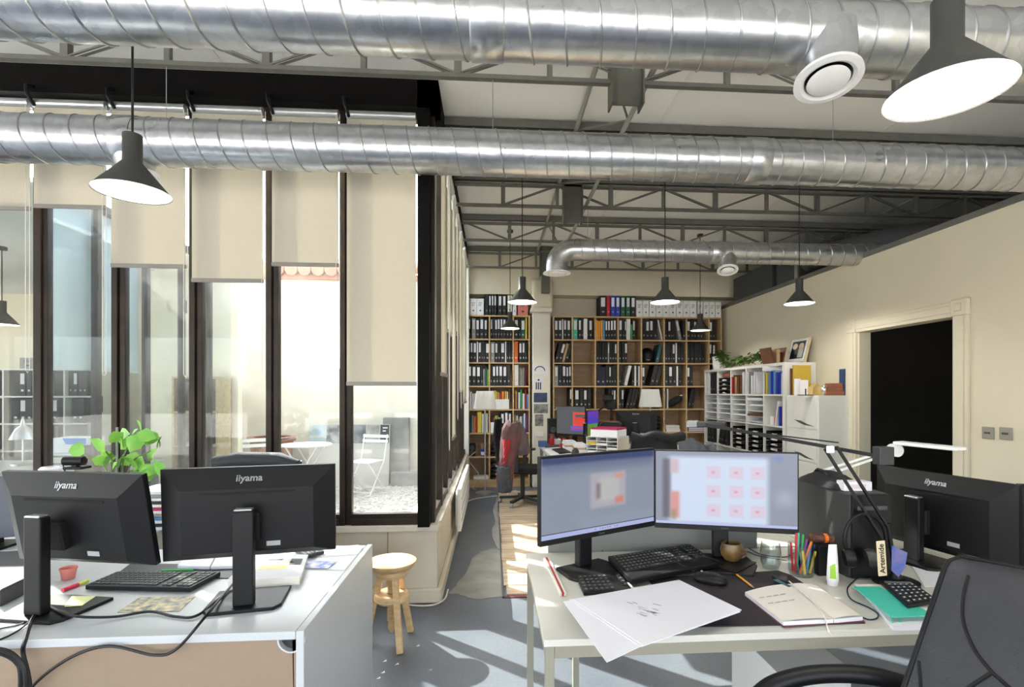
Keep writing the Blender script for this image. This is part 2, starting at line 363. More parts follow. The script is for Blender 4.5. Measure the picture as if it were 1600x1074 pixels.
# ceiling over the office and over the left wing (courtyard stays open)
ce = st(MB().prism([(-9, -2.6), (9.5, -2.6), (9.5, 8.4), (XS-.07, 8.4), (XS-.07, YF-.02), (-9, YF-.02)], CZ, CZ+.05).build('ceiling', 'ceil'))
st(MB().prism([(-9, YF+.1), (-3.0, YF+.1), (-3.0, 6.2), (-3.9, 6.2), (-3.9, 8.4), (-9, 8.4)], 2.87, 2.9).build('ceiling_left_wing', 'ceil'))  # wing roof set low so the sun passes over it
st(bx(-26, 26, -30, -2, -.2, -.05).build('terrace_ground', mat('pale_paving', (232, 228, 220), .9, noise=.1, nscale=2)))  # unseen pale ground added to bounce sunlight up to the ceiling
M['seam'] = mat('ceiling_seam', (236, 236, 232), .7)
for (u, v) in [(367, 124), (668, 136), (1031, 194), (1170, 345)]:
    x = PZ(u, v, CZ).x
    bx(x-.015, x+.015, -1, (YF-.1 if x < -.4 else 8.1), CZ-.006, CZ).build('seam_strip', 'seam', ce)
for x in (4.6, 5.8, -4.2): bx(x-.015, x+.015, -1, 8.1 if x > 0 else 3.4, CZ-.006, CZ).build('seam_strip', 'seam', ce)
# right partition wall with doorway
dy0, dy1, dz = 3.83, 4.92, 2.05
wr = MB().box(XW, XW+.12, -2.5, dy0, 0, 2.78).box(XW, XW+.12, dy1, YB, 0, 2.78).box(XW, XW+.12, dy0, dy1, dz, 2.78)
st(wr.build('wall_right', 'wall'))
st(bx(XW-.005, XW+.14, -2.5, YB, 2.78, 2.83).build('trim_1', 'steelgrey'))
# doorway trim
tr = st(thing('door_1', None, None, (XW, 0, 0)))
for y0, y1 in ((dy0-.13, dy0), (dy1, dy1+.13)):
    bx(XW-.025, XW, y0, y1, 0, dz).build('door_casing', 'wall', tr, bevel=.004)
    bx(XW-.035, XW-.025, y0+.03, y1-.03, 0, dz).build('casing_bead', 'wall', tr, bevel=.004)
    bx(XW-.04, XW, y0-.005, y1+.005, dz, dz+.13).build('corner_block', 'wall', tr, bevel=.008)
    bx(XW-.05, XW-.04, y0+.035, y1-.035, dz+.035, dz+.095).build('corner_boss', 'wall', tr, bevel=.006)
bx(XW-.025, XW, dy0, dy1, dz, dz+.12).build('door_casing', 'wall', tr, bevel=.004)
bx(XW-.035, XW-.025, dy0, dy1, dz+.03, dz+.09).build('casing_bead', 'wall', tr, bevel=.004)
bx(XW, XW+.12, dy1-.02, dy1, 0, dz).build('door_jamb', 'wall', tr)
# dim room behind the doorway
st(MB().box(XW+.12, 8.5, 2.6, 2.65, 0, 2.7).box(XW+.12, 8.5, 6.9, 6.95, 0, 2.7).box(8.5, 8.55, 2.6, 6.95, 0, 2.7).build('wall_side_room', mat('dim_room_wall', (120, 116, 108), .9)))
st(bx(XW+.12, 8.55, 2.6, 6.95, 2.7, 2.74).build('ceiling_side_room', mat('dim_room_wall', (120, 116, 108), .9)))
# wall behind the camera and at the far left of the room, unseen; their window openings are added to let light in
wb_ = MB().box(-9, 9.5, -2.6, -2.5, 0, .3).box(-9, 9.5, -2.6, -2.5, 2.45, CZ); wl_ = MB().box(-9, -8.9, -2.5, 3.58, 0, .2).box(-9, -8.9, -2.5, 3.58, 2.9, CZ)
for k in range(8): wb_.box(-9+2.25*k, -8.6+2.25*k, -2.6, -2.5, .3, 2.45)
for k in range(4): wl_.box(-9, -8.9, -2.5+1.9*k, -2.3+1.9*k, .2, 2.9)
st(wb_.build('wall_rear', 'wallw')); st(wl_.build('wall_far_left', 'wallw'))
# back wall, beam, pillar
st(bx(-.6, 9.5, YB, YB+.15, 0, CZ).build('wall_back', 'backwall'))
st(bx(-.5, 9.5, YB-.3, YB, 2.95, CZ).build('trim_2', mat('cream_beam', (222, 214, 192), .85, noise=.05)), 'cream beam across the top of the back wall')
pl = MB().box(.60, .875, YB-.42, YB, 0, 2.66); st(pl.build('wall_pillar', 'wallw', bevel=.02))
st(bx(.59, .91, YB-.45, YB-.3, 2.72, 3.17).build('wall_pillar_head', 'wall', bevel=.05, seg=4))
st(bx(.57, .9, YB-.47, YB, 2.66, 2.73).build('trim_3', 'wallw', bevel=.02, seg=3))
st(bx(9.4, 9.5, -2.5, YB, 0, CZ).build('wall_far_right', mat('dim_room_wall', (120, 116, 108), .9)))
# low wall below the glazing, sill, plinth
lw = st(bx(-9, -.385, YF, YF+.2, 0, .49).build('wall_low_front', 'lowwall'))
for x in (-.72, -1.3, -1.9, -2.5): bx(x-.004, x+.004, YF-.004, YF, .1, .49).build('panel_joint', mat('rust_joint', (172, 150, 116), .8), lw)
lw2 = st(bx(-.62, -.385, YF+.2, 7.72, 0, .49).build('wall_low_side', 'lowwall'))
st(bx(-9, -.375, YF-.02, YF+.16, .49, .535).build('window_sill_front', 'sill', bevel=.006))
st(bx(-.62, -.365, YF+.1, 7.75, .49, .536).build('window_sill_side', 'sill', bevel=.006))
st(bx(-9, -.355, YF-.035, YF, 0, .1).build('baseboard_front', 'lowwall', bevel=.01))
st(bx(-.385, -.35, YF-.03, 7.72, 0, .1).build('baseboard_side', 'lowwall', bevel=.01))
st(bx(-.62, -.36, 7.72, YB, 0, CZ).build('wall_left_end', 'wallw'))
# black header beams
hb = st(bx(-9, XS+.08, YF-.07, YF+.1, 3.385, CZ).build('trim_4', 'black_beam'), 'black header beam over the front glazing')
st(bx(XS-.06, XS+.08, YF-.07, 7.9, 3.385, CZ).build('trim_5', 'black_beam'), 'black header beam over the side glazing')
st(bx(XS-.06, XS+.02, YF-.06, YF+.08, .53, 3.4).build('trim_6', 'black_beam'), 'black steel corner post of the glazing')
# glazing
wn = [0]
def glaze(x0, x1, y, top=3.385, bot=.535, sash=True):
    wn[0] += 1; w = st(thing('window_%d' % wn[0], None, None, ((x0+x1)/2, y, bot)))
    bx(x0-.042, x0-.004, y-.04, y+.02, bot, top).build('mullion', 'frame', w, bevel=.004)
    bx(x0+.004, x0+.038, y-.028, y+.02, bot, top).build('mullion', 'frame', w, bevel=.004)
    bx(x0-.006, x0+.006, y-.016, y+.01, bot, top).build('mullion_web', 'frame', w)
    bx(x0+.038, x1-.042, y-.045, y+.03, bot, bot+.045).build('bottom_rail', 'frame', w, bevel=.004)
    bx(x0+.038, x1-.042, y-.03, y+.02, bot+.045, bot+.075).build('bottom_rail', 'frame', w)
    bx(x0+.038, x1-.042, y-.03, y+.03, top-.05, top).build('top_rail', 'frame', w)
    bx(x0+.034, x1-.038, y-.003, y+.003, bot+.07, top-.045).build('pane', 'glass', w)
    return w
xs = [-3.48, -2.974, -2.487, -1.992, -1.493, -1.005, -.47]
for a, b in zip(xs[:-1], xs[1:]): glaze(a, b, YF+.04)
for a, b in ((-4.5, -3.98), (-3.98, -3.48), (-5, -4.5)): glaze(a, b, YF+.04)
def glaze_side(y0, y1, x, top=3.385, bot=.536, hw=.04):
    wn[0] += 1; w = st(thing('window_%d' % wn[0], None, None, (x, (y0+y1)/2, bot)))
    bx(x-.03, x+(.045 if hw > .03 else .02), y0-hw, y0+hw, bot, top).build('mullion', 'frame', w, bevel=.004)
    bx(x-.03, x+.04, y0+.04, y1-.04, bot, bot+.06).build('bottom_rail', 'frame', w, bevel=.004)
    bx(x-.03, x+.04, y0+.04, y1-.04, top-.05, top).build('top_rail', 'frame', w)
    bx(x-.003, x+.003, y0+.035, y1-.035, bot+.055, top-.045).build('pane', 'glass', w)
    return w
for k in range(8): glaze_side(3.66+.51*k, 3.66+.51*(k+1), XS)
# left return glazing of the courtyard
st(bx(-3.05, -2.9, YF+.2, 6.2, 0, .5).build('wall_low_left', 'courtw'))
ly = [PX(u, 600, -2.97).y for u in (155, 232, 287, 330, 365)]; ly = [ly[0]-.5]+ly
for k in range(5):
    w = glaze_side(ly[k] if k else 3.6, ly[k+1], -2.985, bot=.5, top=2.87, hw=.022)
    if k in (0, 2): 
        for z in (1.3, 2.2): bx(-2.925, -2.9, ly[k+1]-.1, ly[k+1]-.06, z, z+.12).build('hinge', 'frame', w)
# brackets under the header holding the blind rollers
for x in (-3.48, -2.974, -2.487, -1.992, -1.493, -1.005):
    o = MB().tube([(x+.02, YF-.07, 3.42), (x+.02, YF-.12, 3.40), (x+.03, YF-.13, 3.35), (x+.045, YF-.12, 3.31), (x+.045, YF-.09, 3.29)], .012, 6).build('roller_bracket', 'black', hb, smooth=True)
# courtyard shell
st(bx(-4.2, -.45, 8.3, 8.45, 0, 3.22).build('wall_courtyard_far', 'courtw'))
st(bx(-.62, -.45, 7.72, 8.45, 0, CZ).build('wall_courtyard_right', 'courtw'))
st(MB().box(-3.9, -2.97, 6.2, 6.3, 0, 2.9).box(-4.0, -3.9, 6.3, 8.45, 0, 2.9).build('wall_courtyard_left', 'courtw'))
# eave of the far wall
ev = st(thing('roof_eave', None, None, (-2.3, 8.3, 3.22)))
bx(-4, -.45, 8.2, 8.5, 3.22, 3.3).build('eave_moulding', mat('terracotta', (196, 140, 112), .8, noise=.2), ev)
for k in range(18): MB().cyl((-3.9+.2*k, 8.1, 3.34), (-3.9+.2*k, 9.3, 3.72), .095, n=10).build('roof_tile', 'terracotta' if False else mat('terracotta', (196, 140, 112), .8), ev, smooth=True)
# gravel
random.seed(5); g = MB()
for i in range(5200):
    x = random.uniform(-2.85, -.66); y = 3.95+4.3*random.random()**1.0; r = random.uniform(.012, .03)
    ph = random.uniform(0, 6.28); z = random.uniform(0, .012); e = random.uniform(.6, 1.3)
    ring = [(x+r*e*math.cos(ph+q*1.257)*random.uniform(.7, 1.1), y+r*math.sin(ph+q*1.257)*random.uniform(.7, 1.1), z+r*.3) for q in range(5)]
    g.add(ring+[(x, y, z+r*.9)], [(q, (q+1) % 5, 5) for q in range(5)])
g.box(-2.9, -.62, 3.8, 8.3, .0005, .008)
stuff(tag(g.build('gravel', 'gravel'), 'pale loose gravel covering the courtyard floor', 'gravel'))
# left wing interior shell
st(MB().box(-9, -3.9, 7.9, 8.05, 0, 2.87).build('wall_left_wing_back', 'wall'))
st(bx(-9.1, -9, 3.6, 8.05, 0, 1.5).build('wall_left', 'wall'))  # unseen wall, left open above to let sky light into the wing
# ---------------------------------------------------------------- trusses
def truss(name, label, y, x0, x1, zt=3.53, zb=3.25, pitch=1.06, ph=0.0, group='roof trusses'):
    t = thing(name, label, 'roof truss', ((x0+x1)/2, y, zt), group)
    for dy in (-.02, .02):
        MB().box(x0, x1, y+dy-.006, y+dy+.006, zt-.03, zt+.03).build('top_chord', 'steelgrey', t)
    MB().box(x0, x1, y-.03, y+.03, zt-.075, zt-.055).build('top_chord_flange', 'steelgrey', t)
    MB().box(x0, x1, y-.018, y+.018, zb, zb+.025).build('bottom_chord', 'steelgrey', t)
    n0 = math.ceil((x0-ph)/pitch); x = ph+n0*pitch
    while x < x1:
        MB().box(x-.02, x+.02, y-.02, y+.02, zb+.02, zt-.04).build('web_post', 'steelgrey', t)
        for sx in (-1, 1):
            xe = x+sx*pitch*.5
            if x0 < xe < x1:
                m_ = MB()
                for dy in (-.014, .014): m_.cyl((x, y+dy, zb+.02), (xe, y+dy, zt-.06), .007, n=6)
                m_.build('web_diagonal', 'steelgrey', t)
        if x0 < x+pitch/2 < x1: MB().box(x+pitch/2-.015, x+pitch/2+.015, y-.015, y+.015, zb+.02, zt-.04).build('web_post', 'steelgrey', t)
        x += pitch
    return t
truss('roof_truss', 'grey lattice roof truss hung over the nearest desks, behind the nearest duct', 2.96, -5.2, 9, ph=-.2)
truss('roof_truss', 'grey roof truss mostly hidden by the middle duct, just past the glazed corner', 3.98, XS+.03, 9, ph=.25)
truss('roof_truss', 'grey roof truss first fully visible below the middle duct', 4.98, XS+.03, 9, ph=.1)
truss('roof_truss', 'grey roof truss carrying the ceiling roses above the far desks', 6.13, XS+.03, 9, ph=.2)
truss('roof_truss', 'grey roof truss farthest back, close to the cream beam', 7.45, XS+.03, 9, ph=.1)
truss('roof_truss', 'grey roof truss above the nearest duct at the top of the frame', 1.9, -5.2, 9, zt=3.53, zb=3.3)
# lattice girder running into the depth
gx = .78
gd = thing('lattice_girder', 'grey lattice girder with flat plates running back towards the pillar', 'girder', (gx, 4.5, 3.4))
for x, z in ((gx-.13, 3.5), (gx+.15, 3.32)):
    MB().cyl((x, 1.5, z), (x, 7.75, z), .018, n=8).build('chord', mat('pale_grey_steel', (150, 150, 142), .5), gd, smooth=True)
for y0 in (1.95, 2.96, 3.98, 4.98, 6.13):
    y1 = {1.95: 2.96, 2.96: 3.98, 3.98: 4.98, 4.98: 6.13, 6.13: 7.45}[y0]
    MB().cyl((gx-.13, y0, 3.5), (gx+.15, (y0+y1)/2, 3.32), .009, n=6).cyl((gx+.15, (y0+y1)/2, 3.32), (gx-.13, y1, 3.5), .009, n=6).build('web_diagonal', 'steelgrey', gd)
for y0, zz in ((2.96, 3.12), (4.98, 3.1), (7.45, 3.14)):
    w = .085
    bx(gx-w, gx+w, y0-.03, y0-.018, zz, 3.56).build('plate', 'beamgrey', gd)
    bx(gx-w-.01, gx-w, y0-.06, y0+.06, zz, 3.56).build('flange', 'beamgrey', gd)
    bx(gx+w, gx+w+.01, y0-.06, y0+.06, zz, 3.56).build('flange', 'beamgrey', gd)
bx(gx-.07, gx+.05, 7.38, 7.5, 2.9, 3.56).build('post', 'beamgrey', gd)
# ---------------------------------------------------------------- ducts
def duct(label, x0, x1, y, z, r, pitch=.125, couplings=()):
    t = thing('ventilation_duct', label, 'duct', ((x0+x1)/2, y, z), 'spiral ventilation ducts')
    MB().cyl((x0, y, z), (x1, y, z), r, n=48).build('duct_pipe', 'galv', t, smooth=True)
    turns = (x1-x0)/pitch; n = int(turns*28)
    MB().tube([(x0+(x1-x0)*i/n, y+(r+.001)*math.cos(2*math.pi*turns*i/n), z+(r+.001)*math.sin(2*math.pi*turns*i/n)) for i in range(n+1)], .0045, 5).build('spiral_seam', mat('seam_steel', (180, 182, 184), .35, .95), t, smooth=True)
    for c in couplings: MB().lathe([(r+.002, -.06), (r+.006, -.055), (r+.006, .055), (r+.002, .06)], n=40, m=Matrix.Translation((c, y, z)) @ Matrix.Rotation(R(90), 4, 'Y')).build('coupling_band', 'galv', t, smooth=True)
    return t
def vent(t, p, d, r, length=.16, flare=1.0):
    """side branch with a round disc valve on duct t; p on duct axis, d direction"""
    d = Vector(d).normalized(); q = d.to_track_quat('Z', 'Y').to_matrix().to_4x4(); m = Matrix.Translation(p) @ q
    MB().lathe([(r*1.25, 0), (r*1.1, length*.45), (r, length*.8), (r, length)], n=32, m=m).build('branch', 'galv', t, smooth=True)
    MB().lathe([(r*.99, length-.01), (r*1.22, length-.005), (r*1.24, length+.008), (r*1.0, length+.012), (r*.86, length+.004), (r*.86, length-.03)], n=40, m=m).build('valve_ring', 'whitep', t, smooth=True)
    MB().lathe([(0, length-.02), (r*.8, length-.02), (r*.81, length-.012), (0, length-.012)], n=32, m=m).build('valve_throat', 'black', t)
    dd = MB().lathe([(0, length+.004), (r*.74, length+.006), (r*.77, length+.012), (r*.6, length+.02), (0, length+.024)], n=40, m=m).build('valve_disc', 'whitep', t, smooth=True)
    return t
D1 = duct('large galvanised spiral duct nearest the camera along the top of the view', -3.2, 6, 1.85, 2.785, .122, couplings=(-.02,))
vent(D1, (1.235, 1.83, 2.765), (-.06, -.2, -.97), .092, .17)
D2 = duct('galvanised spiral duct crossing the middle of the room under the truss', -4.4, 7, 2.96, 2.828, .125, couplings=(-1.98, 1.55))
vent(D2, (-1.98, 2.96, 2.82), (.05, .1, -.95), .092, .16)
D3 = duct('short galvanised spiral duct with an elbow above the far desks', .78, 3.95, 4.94, 2.835, .105, .125, couplings=(2.2,))
# elbow
el = []
for k in range(9):
    a = R(90*k/8); el.append((.78-.16*math.sin(a), 4.94, 2.835-.16+.16*math.cos(a)))
el.append((.62, 4.94, 2.62)); MB().tube(el, .105, 32).build('elbow', 'galv', D3, smooth=True)
MB().lathe([(.10, 0), (.135, -.012), (.135, -.02), (.09, -.02), (.09, 0)], (.62, 4.94, 2.62), 32).build('valve_ring', 'whitep', D3, smooth=True)
MB().lathe([(0, -.03), (.07, -.026), (.085, -.01), (0, -.005)], (.62, 4.94, 2.62), 32).build('valve_disc', 'whitep', D3, smooth=True)
vent(D3, (2.32, 4.94, 2.83), (-.1, -.3, -.9), .08, .19)
# hanger wires
for (x, y, z0, z1, lb) in ((-1.98+.18, 2.96, 2.95, 3.25, 'thin steel hanger wire holding the middle duct at its left branch'), (.0, 2.96, 2.95, 3.25, 'thin steel hanger wire left of the girder holding the middle duct'), (2.05, 2.96, 2.95, 3.25, 'thin steel hanger wire under the nearest disc valve, holding the middle duct'), (.93, 4.98, 2.94, 3.25, 'thin steel hanger wire holding the short far duct')):
    tag(MB().cyl((x, y, z0), (x, y, z1), .0022, n=6).build('hanger_wire', 'alu'), lb, 'wire')
# air handling boxes behind the partition
ah = thing('air_handling_unit', 'dark sheet metal air unit above the partition wall at the far end', 'ventilation unit', (4.1, 7.0, 2.84))
bx(3.72, 4.35, 6.6, 7.7, 2.84, 3.2).build('casing', 'dkgrey', ah, bevel=.01)
bx(3.72, 4.3, 6.1, 6.5, 2.84, 3.3).build('casing', 'dkgrey', ah, bevel=.01)
bx(3.7, 3.72, 6.0, 6.06, 2.84, 3.26).build('bright_flange', 'alu', ah)
MB().tube(curve_pts([(3.75, 5.9, 3.03), (3.95, 5.4, 3.03), (4.3, 4.9, 3.03), (5.2, 4.7, 3.03)]), .13, 20).build('flexible_duct', 'dkgrey', ah, smooth=True)
bx(3.75, 4.2, 5.2, 7.6, 2.835, 2.86).build('support_tray', 'dkgrey', ah)
# dark roof void to the right, a lining board above the partition
# ---------------------------------------------------------------- pendants
def make_pendant(label, x, y, z, cordtop, watts, s=1.0):
    t = thing('pendant_lamp', label, 'pendant lamp', (x, y, z))
    r = .135*s
    MB().lathe([(r, 0), (.034*s, .125*s), (.034*s, .235*s), (0, .235*s)], (x, y, z), 40).build('shade', 'shade_out', t, smooth=True)
    MB().lathe([(r*.992, .0015), (.03*s, .122*s), (0, .122*s)], (x, y, z), 40).build('shade_lining', 'shade_in', t, smooth=True)
    MB().lathe([(0, 0.05), (.022, .06), (.028, .08), (.02, .1), (.012, .12)], (x, y, z), 16).build('bulb', emit('bulb_glow', (255, 246, 232), 12), t, smooth=True)
    MB().cyl((x, y, z+.235*s), (x, y, cordtop), .0045, n=6).build('cord', 'rubber', t)
    MB().lathe([(.04, 0), (.04, .03), (0, .03)], (x, y, cordtop-.03), 16).build('ceiling_rose', 'shade_out', t)
    l = bpy.data.lights.new('bulb_light', 'POINT'); l.energy = watts; l.shadow_soft_size = .03; l.color = (1, .95, .87)
    o = bpy.data.objects.new('bulb_light', l); COL.objects.link(o); o.location = (0, 0, .04); o.parent = t
    return t
for (u, v), z, w, lb, s in [((1480, 147), 2.25, 8, 'lit dark grey cone pendant nearest the camera, at the top right', 1.0), ((207, 302), 2.25, 2.5, 'lit dark grey cone pendant hanging in front of the window blinds', 1.0),
        ((816, 473), 2.25, 12, 'dark grey cone pendant nearest in front of the pillar', 1), ((1039, 473), 2.25, 12, 'dark grey cone pendant in front of the white archive boxes', 1), ((1249, 475), 2.25, 12, 'dark grey cone pendant against the cream right wall', 1),
        ((797, 514), 2.25, 10, 'small far dark pendant over the left bookcase', .93), ((1094, 517), 2.25, 10, 'small far dark pendant over the right end of the large bookcase', .95)]:
    if s == 1: q = {1480: 1.2, 207: 2.17, 816: 4.72, 1039: 4.72, 1249: 4.72}[u]
    else: q = 6.7
    p = PY(u, v, q); make_pendant(lb, p.x, p.y, p.z, CZ, w, s)
p = PD(3, 508, 5.0); make_pendant('dark cone pendant inside the left wing behind the glass, at the left edge', p.x, p.y, p.z, 2.87, 3)  # pendant and its light added where a lamp reflection shows
# ---------------------------------------------------------------- blinds
def blind(label, x0, x1, y, zb, zt=3.30):
    t = thing('roller_blind', label, 'roller blind', ((x0+x1)/2, y, zb), 'roller blinds on the front glazing')
    bx(x0, x1, y-.0015, y+.0015, zb+.02, zt).build('fabric', 'blind', t)
    MB().cyl((x0, y, zt+.01), (x1, y, zt+.01), .028, n=16).build('roller_tube', 'alu', t, smooth=True)
    bx(x0-.003, x1+.003, y-.008, y+.008, zb, zb+.026).build('bottom_bar', mat('blind_bar', (136, 132, 126), .5), t, bevel=.004)
    return t
yb = YF-.075
for (u0, u1, vb, lb) in [(-60, 47, 327, 'short beige roller blind at the far left edge'), (53, 166, 325, 'short beige roller blind left of the hanging window lamp'), (174, 290, 418, 'beige roller blind behind the hanging window lamp'),
        (300, 411, 441, 'beige roller blind third from the glazed corner, lowered past its neighbours'), (425, 529, 416, 'beige roller blind second from the glazed corner'), (542, 650, 603, 'longest beige roller blind, next to the glazed corner')]:
    a = PY(u0, vb, yb); b = PY(u1, vb, yb); blind(lb, a.x, b.x, yb, a.z)
# ball chains on the front blinds
for (u, v0) in ((43, 583), (163, 588), (290, 590), (412, 590), (528, 580)):
    a = PY(u, v0, yb-.02); tag(MB().tube([(a.x-.012, a.y, 3.3), (a.x-.012, a.y, a.z+.02), (a.x, a.y, a.z), (a.x+.012, a.y, a.z+.02), (a.x+.012, a.y, 3.3)], .0022, 5).build('blind_chain', 'cablew'), 'looped blind chain hanging in front of the mullion %s' % {43: 'at the far left', 163: 'left of the window lamp', 290: 'right of the window lamp', 412: 'third from the corner', 528: 'beside the longest blind'}[u], 'chain')
# side blinds
sb = [(3.78, 4.2, 1.57, 'nearest beige side-glazing blind just past the corner post'), (4.28, 4.7, 1.95, 'second blind along the side glazing'), (4.8, 5.2, 1.0, 'third blind along the side glazing, lowered farthest'), (5.3, 5.75, 2.05, 'fourth blind along the side glazing'), (5.85, 6.4, 1.45, 'fifth blind along the side glazing'), (6.5, 7.3, 1.3, 'last blind along the side glazing near the bookcase')]
for i, (y0, y1, zb, lb) in enumerate(sb):
    x = XS+.075
    t = thing('roller_blind', lb, 'roller blind', (x, (y0+y1)/2, zb), 'roller blinds on the side glazing')
    bx(x-.0015, x+.0015, y0, y1, zb+.02, 3.25).build('fabric', 'blind', t)
    MB().cyl((x, y0, 3.27), (x, y1, 3.27), .03, n=16).build('roller_tube', 'whitep', t, smooth=True)
    bx(x-.008, x+.008, y0, y1, zb, zb+.026).build('bottom_bar', 'blind_bar' if False else mat('blind_bar', (136, 132, 126), .5), t)
    MB().tube([(x+.02, y1+.02, 3.25), (x+.02, y1+.02, 1.0+.1*i), (x+.02, y1+.045, .97+.1*i), (x+.02, y1+.06, 1.0+.1*i), (x+.02, y1+.06, 3.25)], .003, 5).build('chain', 'cablew', t)
# outside blinds on left return glazing
for i, (y0, y1, zb) in enumerate(((PX(80, 600, -3.04).y, PX(142, 600, -3.04).y, 1.63), (PX(162, 600, -3.04).y, PX(215, 600, -3.04).y, 1.63))):
    x = -3.04; t = thing('roller_blind', ['pale blue-white blind inside the left wing, nearest the camera', 'pale blue-white blind inside the left wing, farther back'][i], 'roller blind', (x, (y0+y1)/2, zb))
    bx(x-.0015, x+.0015, y0, y1, zb, 2.85).build('fabric', 'blind_out', t); bx(x-.008, x+.008, y0, y1, zb-.02, zb).build('bottom_bar', 'whitep', t)
# radiator on side wall
ra = thing('panel_radiator', 'white panel radiator on the low wall below the side glazing', 'radiator', (-.3, 5.6, .12))
bx(-.33, -.29, 4.75, 6.35, .16, .56).build('panel', 'whitep', ra, bevel=.012)
bx(-.345, -.33, 4.8, 6.3, .2, .52).build('rear_plate', 'whitep', ra)
for y in (4.95, 6.15): bx(-.35, -.33, y, y+.05, .12, .3).build('bracket', 'cablew', ra)
for z in (.25, .35, .45): bx(-.291, -.286, 4.8, 6.3, z, z+.004).build('groove', 'grey', ra)
# sockets on right wall
for (u, v, lb) in ((1545, 677, 'square wall socket plate nearer the doorway'), (1573, 678, 'square wall switch plate farther from the doorway')):
    p = PX(u, v, XW); t = thing('socket_plate', lb, 'socket', p)
    bx(XW-.012, XW, p.y-.045, p.y+.045, p.z-.045, p.z+.045).build('plate', mat('socket_grey', (150, 146, 134), .4), t, bevel=.004)
    bx(XW-.018, XW-.012, p.y-.022, p.y+.022, p.z-.006, p.z+.008).build('insert', 'dkgrey', t, bevel=.002)
# ================================================================ BINDERS, BOXES, BOOKS (prototypes built once, then copied)
ORD = ['first', 'second', 'third', 'fourth', 'fifth', 'sixth', 'seventh', 'eighth', 'ninth', 'tenth', 'eleventh', 'twelfth', 'thirteenth', 'fourteenth', 'fifteenth', 'sixteenth']
def proto_binder(spine):
    t = thing('ring_binder', 'prototype', 'binder')
    MB().box(-.035, .035, 0, .27, 0, .318).build('cover', 'binder', t, bevel=.003, seg=1)
    if spine: MB().box(-.022, .022, -.0012, 0, .15, .29).build('spine_label', 'paper', t)
    MB().lathe([(.007, 0), (.013, 0), (.013, .002), (.007, .002)], n=14, m=Matrix.Translation((0, 0, .07)) @ Matrix.Rotation(R(90), 4, 'X')).build('ring_hole', 'alu', t)
    return t
def proto_box():
    t = thing('archive_box', 'prototype', 'archive box')
    MB().box(-.045, .045, 0, .3, 0, .255).build('box_body', 'whitep', t, bevel=.002, seg=1)
    MB().lathe([(0, 0), (.011, 0), (.011, .002), (0, .002)], n=14, m=Matrix.Translation((0, 0, .07)) @ Matrix.Rotation(R(90), 4, 'X')).build('finger_hole', 'blackm', t)
    m_ = MB()
    for k in range(3): m_.box(-.026, .026-.008*k, -.001, 0, .19-.022*k, .197-.022*k)
    m_.build('printed_lines', 'dkgrey', t)
    return t
def proto_book():
    t = thing('book', 'prototype', 'book')
    MB().box(-.015, -.012, 0, .2, 0, .26).box(.012, .015, 0, .2, 0, .26).box(-.015, .015, 0, .003, 0, .26).build('cover', 'red', t)
    MB().box(-.012, .012, .003, .196, .004, .255).build('pages', 'paper2', t)
    return t
PROTO = {}
def place(kind, x, y, z, w, hs, color, label, lean=0, face=0, group=None):
    """face 0: spine towards the camera; -90: spine towards the left (right-hand shelf)"""
    if kind not in PROTO:
        PROTO[kind] = {'b': lambda: proto_binder(True), 'B': lambda: proto_binder(False), 'x': proto_box, 'k': proto_book}[kind](); o = PROTO[kind]; o['label'] = label
    else: o = dup(PROTO[kind], (0, 0, 0), label=label)
    w0 = {'b': .07, 'B': .07, 'x': .09, 'k': .03}[kind]
    o.location = (x, y, z); o.rotation_euler = (0, R(lean), R(face)); o.scale = (w/w0, 1, hs)
    if kind in 'bBk': o.name = {'b': 'ring_binder', 'B': 'ring_binder', 'k': 'book'}[kind]
    if color: remat([c for c in o.children if c.name.startswith(('cover', 'box_body'))][0], color)
    if group: o['group'] = group
    return o
CODES = {'k': ('b', None, 'black labelled binder'), 'K': ('B', None, 'plain black binder'), 'g': ('b', 'grey', 'grey binder'), 'w': ('B', 'whitep', 'white binder'), 'G': ('b', 'green', 'dark green binder'), 't': ('b', 'teal', 'turquoise binder'),
         'o': ('B', 'orange', 'orange binder'), 'a': ('B', 'amber', 'amber folder'), 'y': ('B', 'yellow', 'yellow binder'), 'u': ('B', 'blue', 'blue binder'), 'U': ('b', 'blue', 'blue labelled binder'), 'r': ('B', 'red', 'red binder'), 'l': ('B', 'ltblue', 'light blue folder'),
         'b': ('B', 'tan', 'tan folder'), 'N': ('B', 'navy', 'navy binder'), 'T': ('B', 'dkteal', 'dark teal folder'),
         'P': ('k', 'paper', 'white paper file'), 'R': ('k', 'red', 'red book'), 'O': ('k', 'orange', 'orange book'), 'Y': ('k', 'yellow', 'yellow book'), 'W': ('k', 'wine', 'dark red book'), 'L': ('k', 'ltblue', 'light blue book'), 'E': ('k', 'grey', 'grey book'),
         'V': ('k', 'purple', 'purple book'), 'M': ('k', 'lime', 'lime green book'), 'I': ('k', 'tan', 'tan book'), 'J': ('k', 'blue', 'deep blue book'), 'H': ('k', 'dkteal', 'dark teal book'), 'C': ('k', 'brown', 'brown book'), 'D': ('k', 'brgreen', 'green book'), 'Q': ('k', 'paper2', 'cream book')}
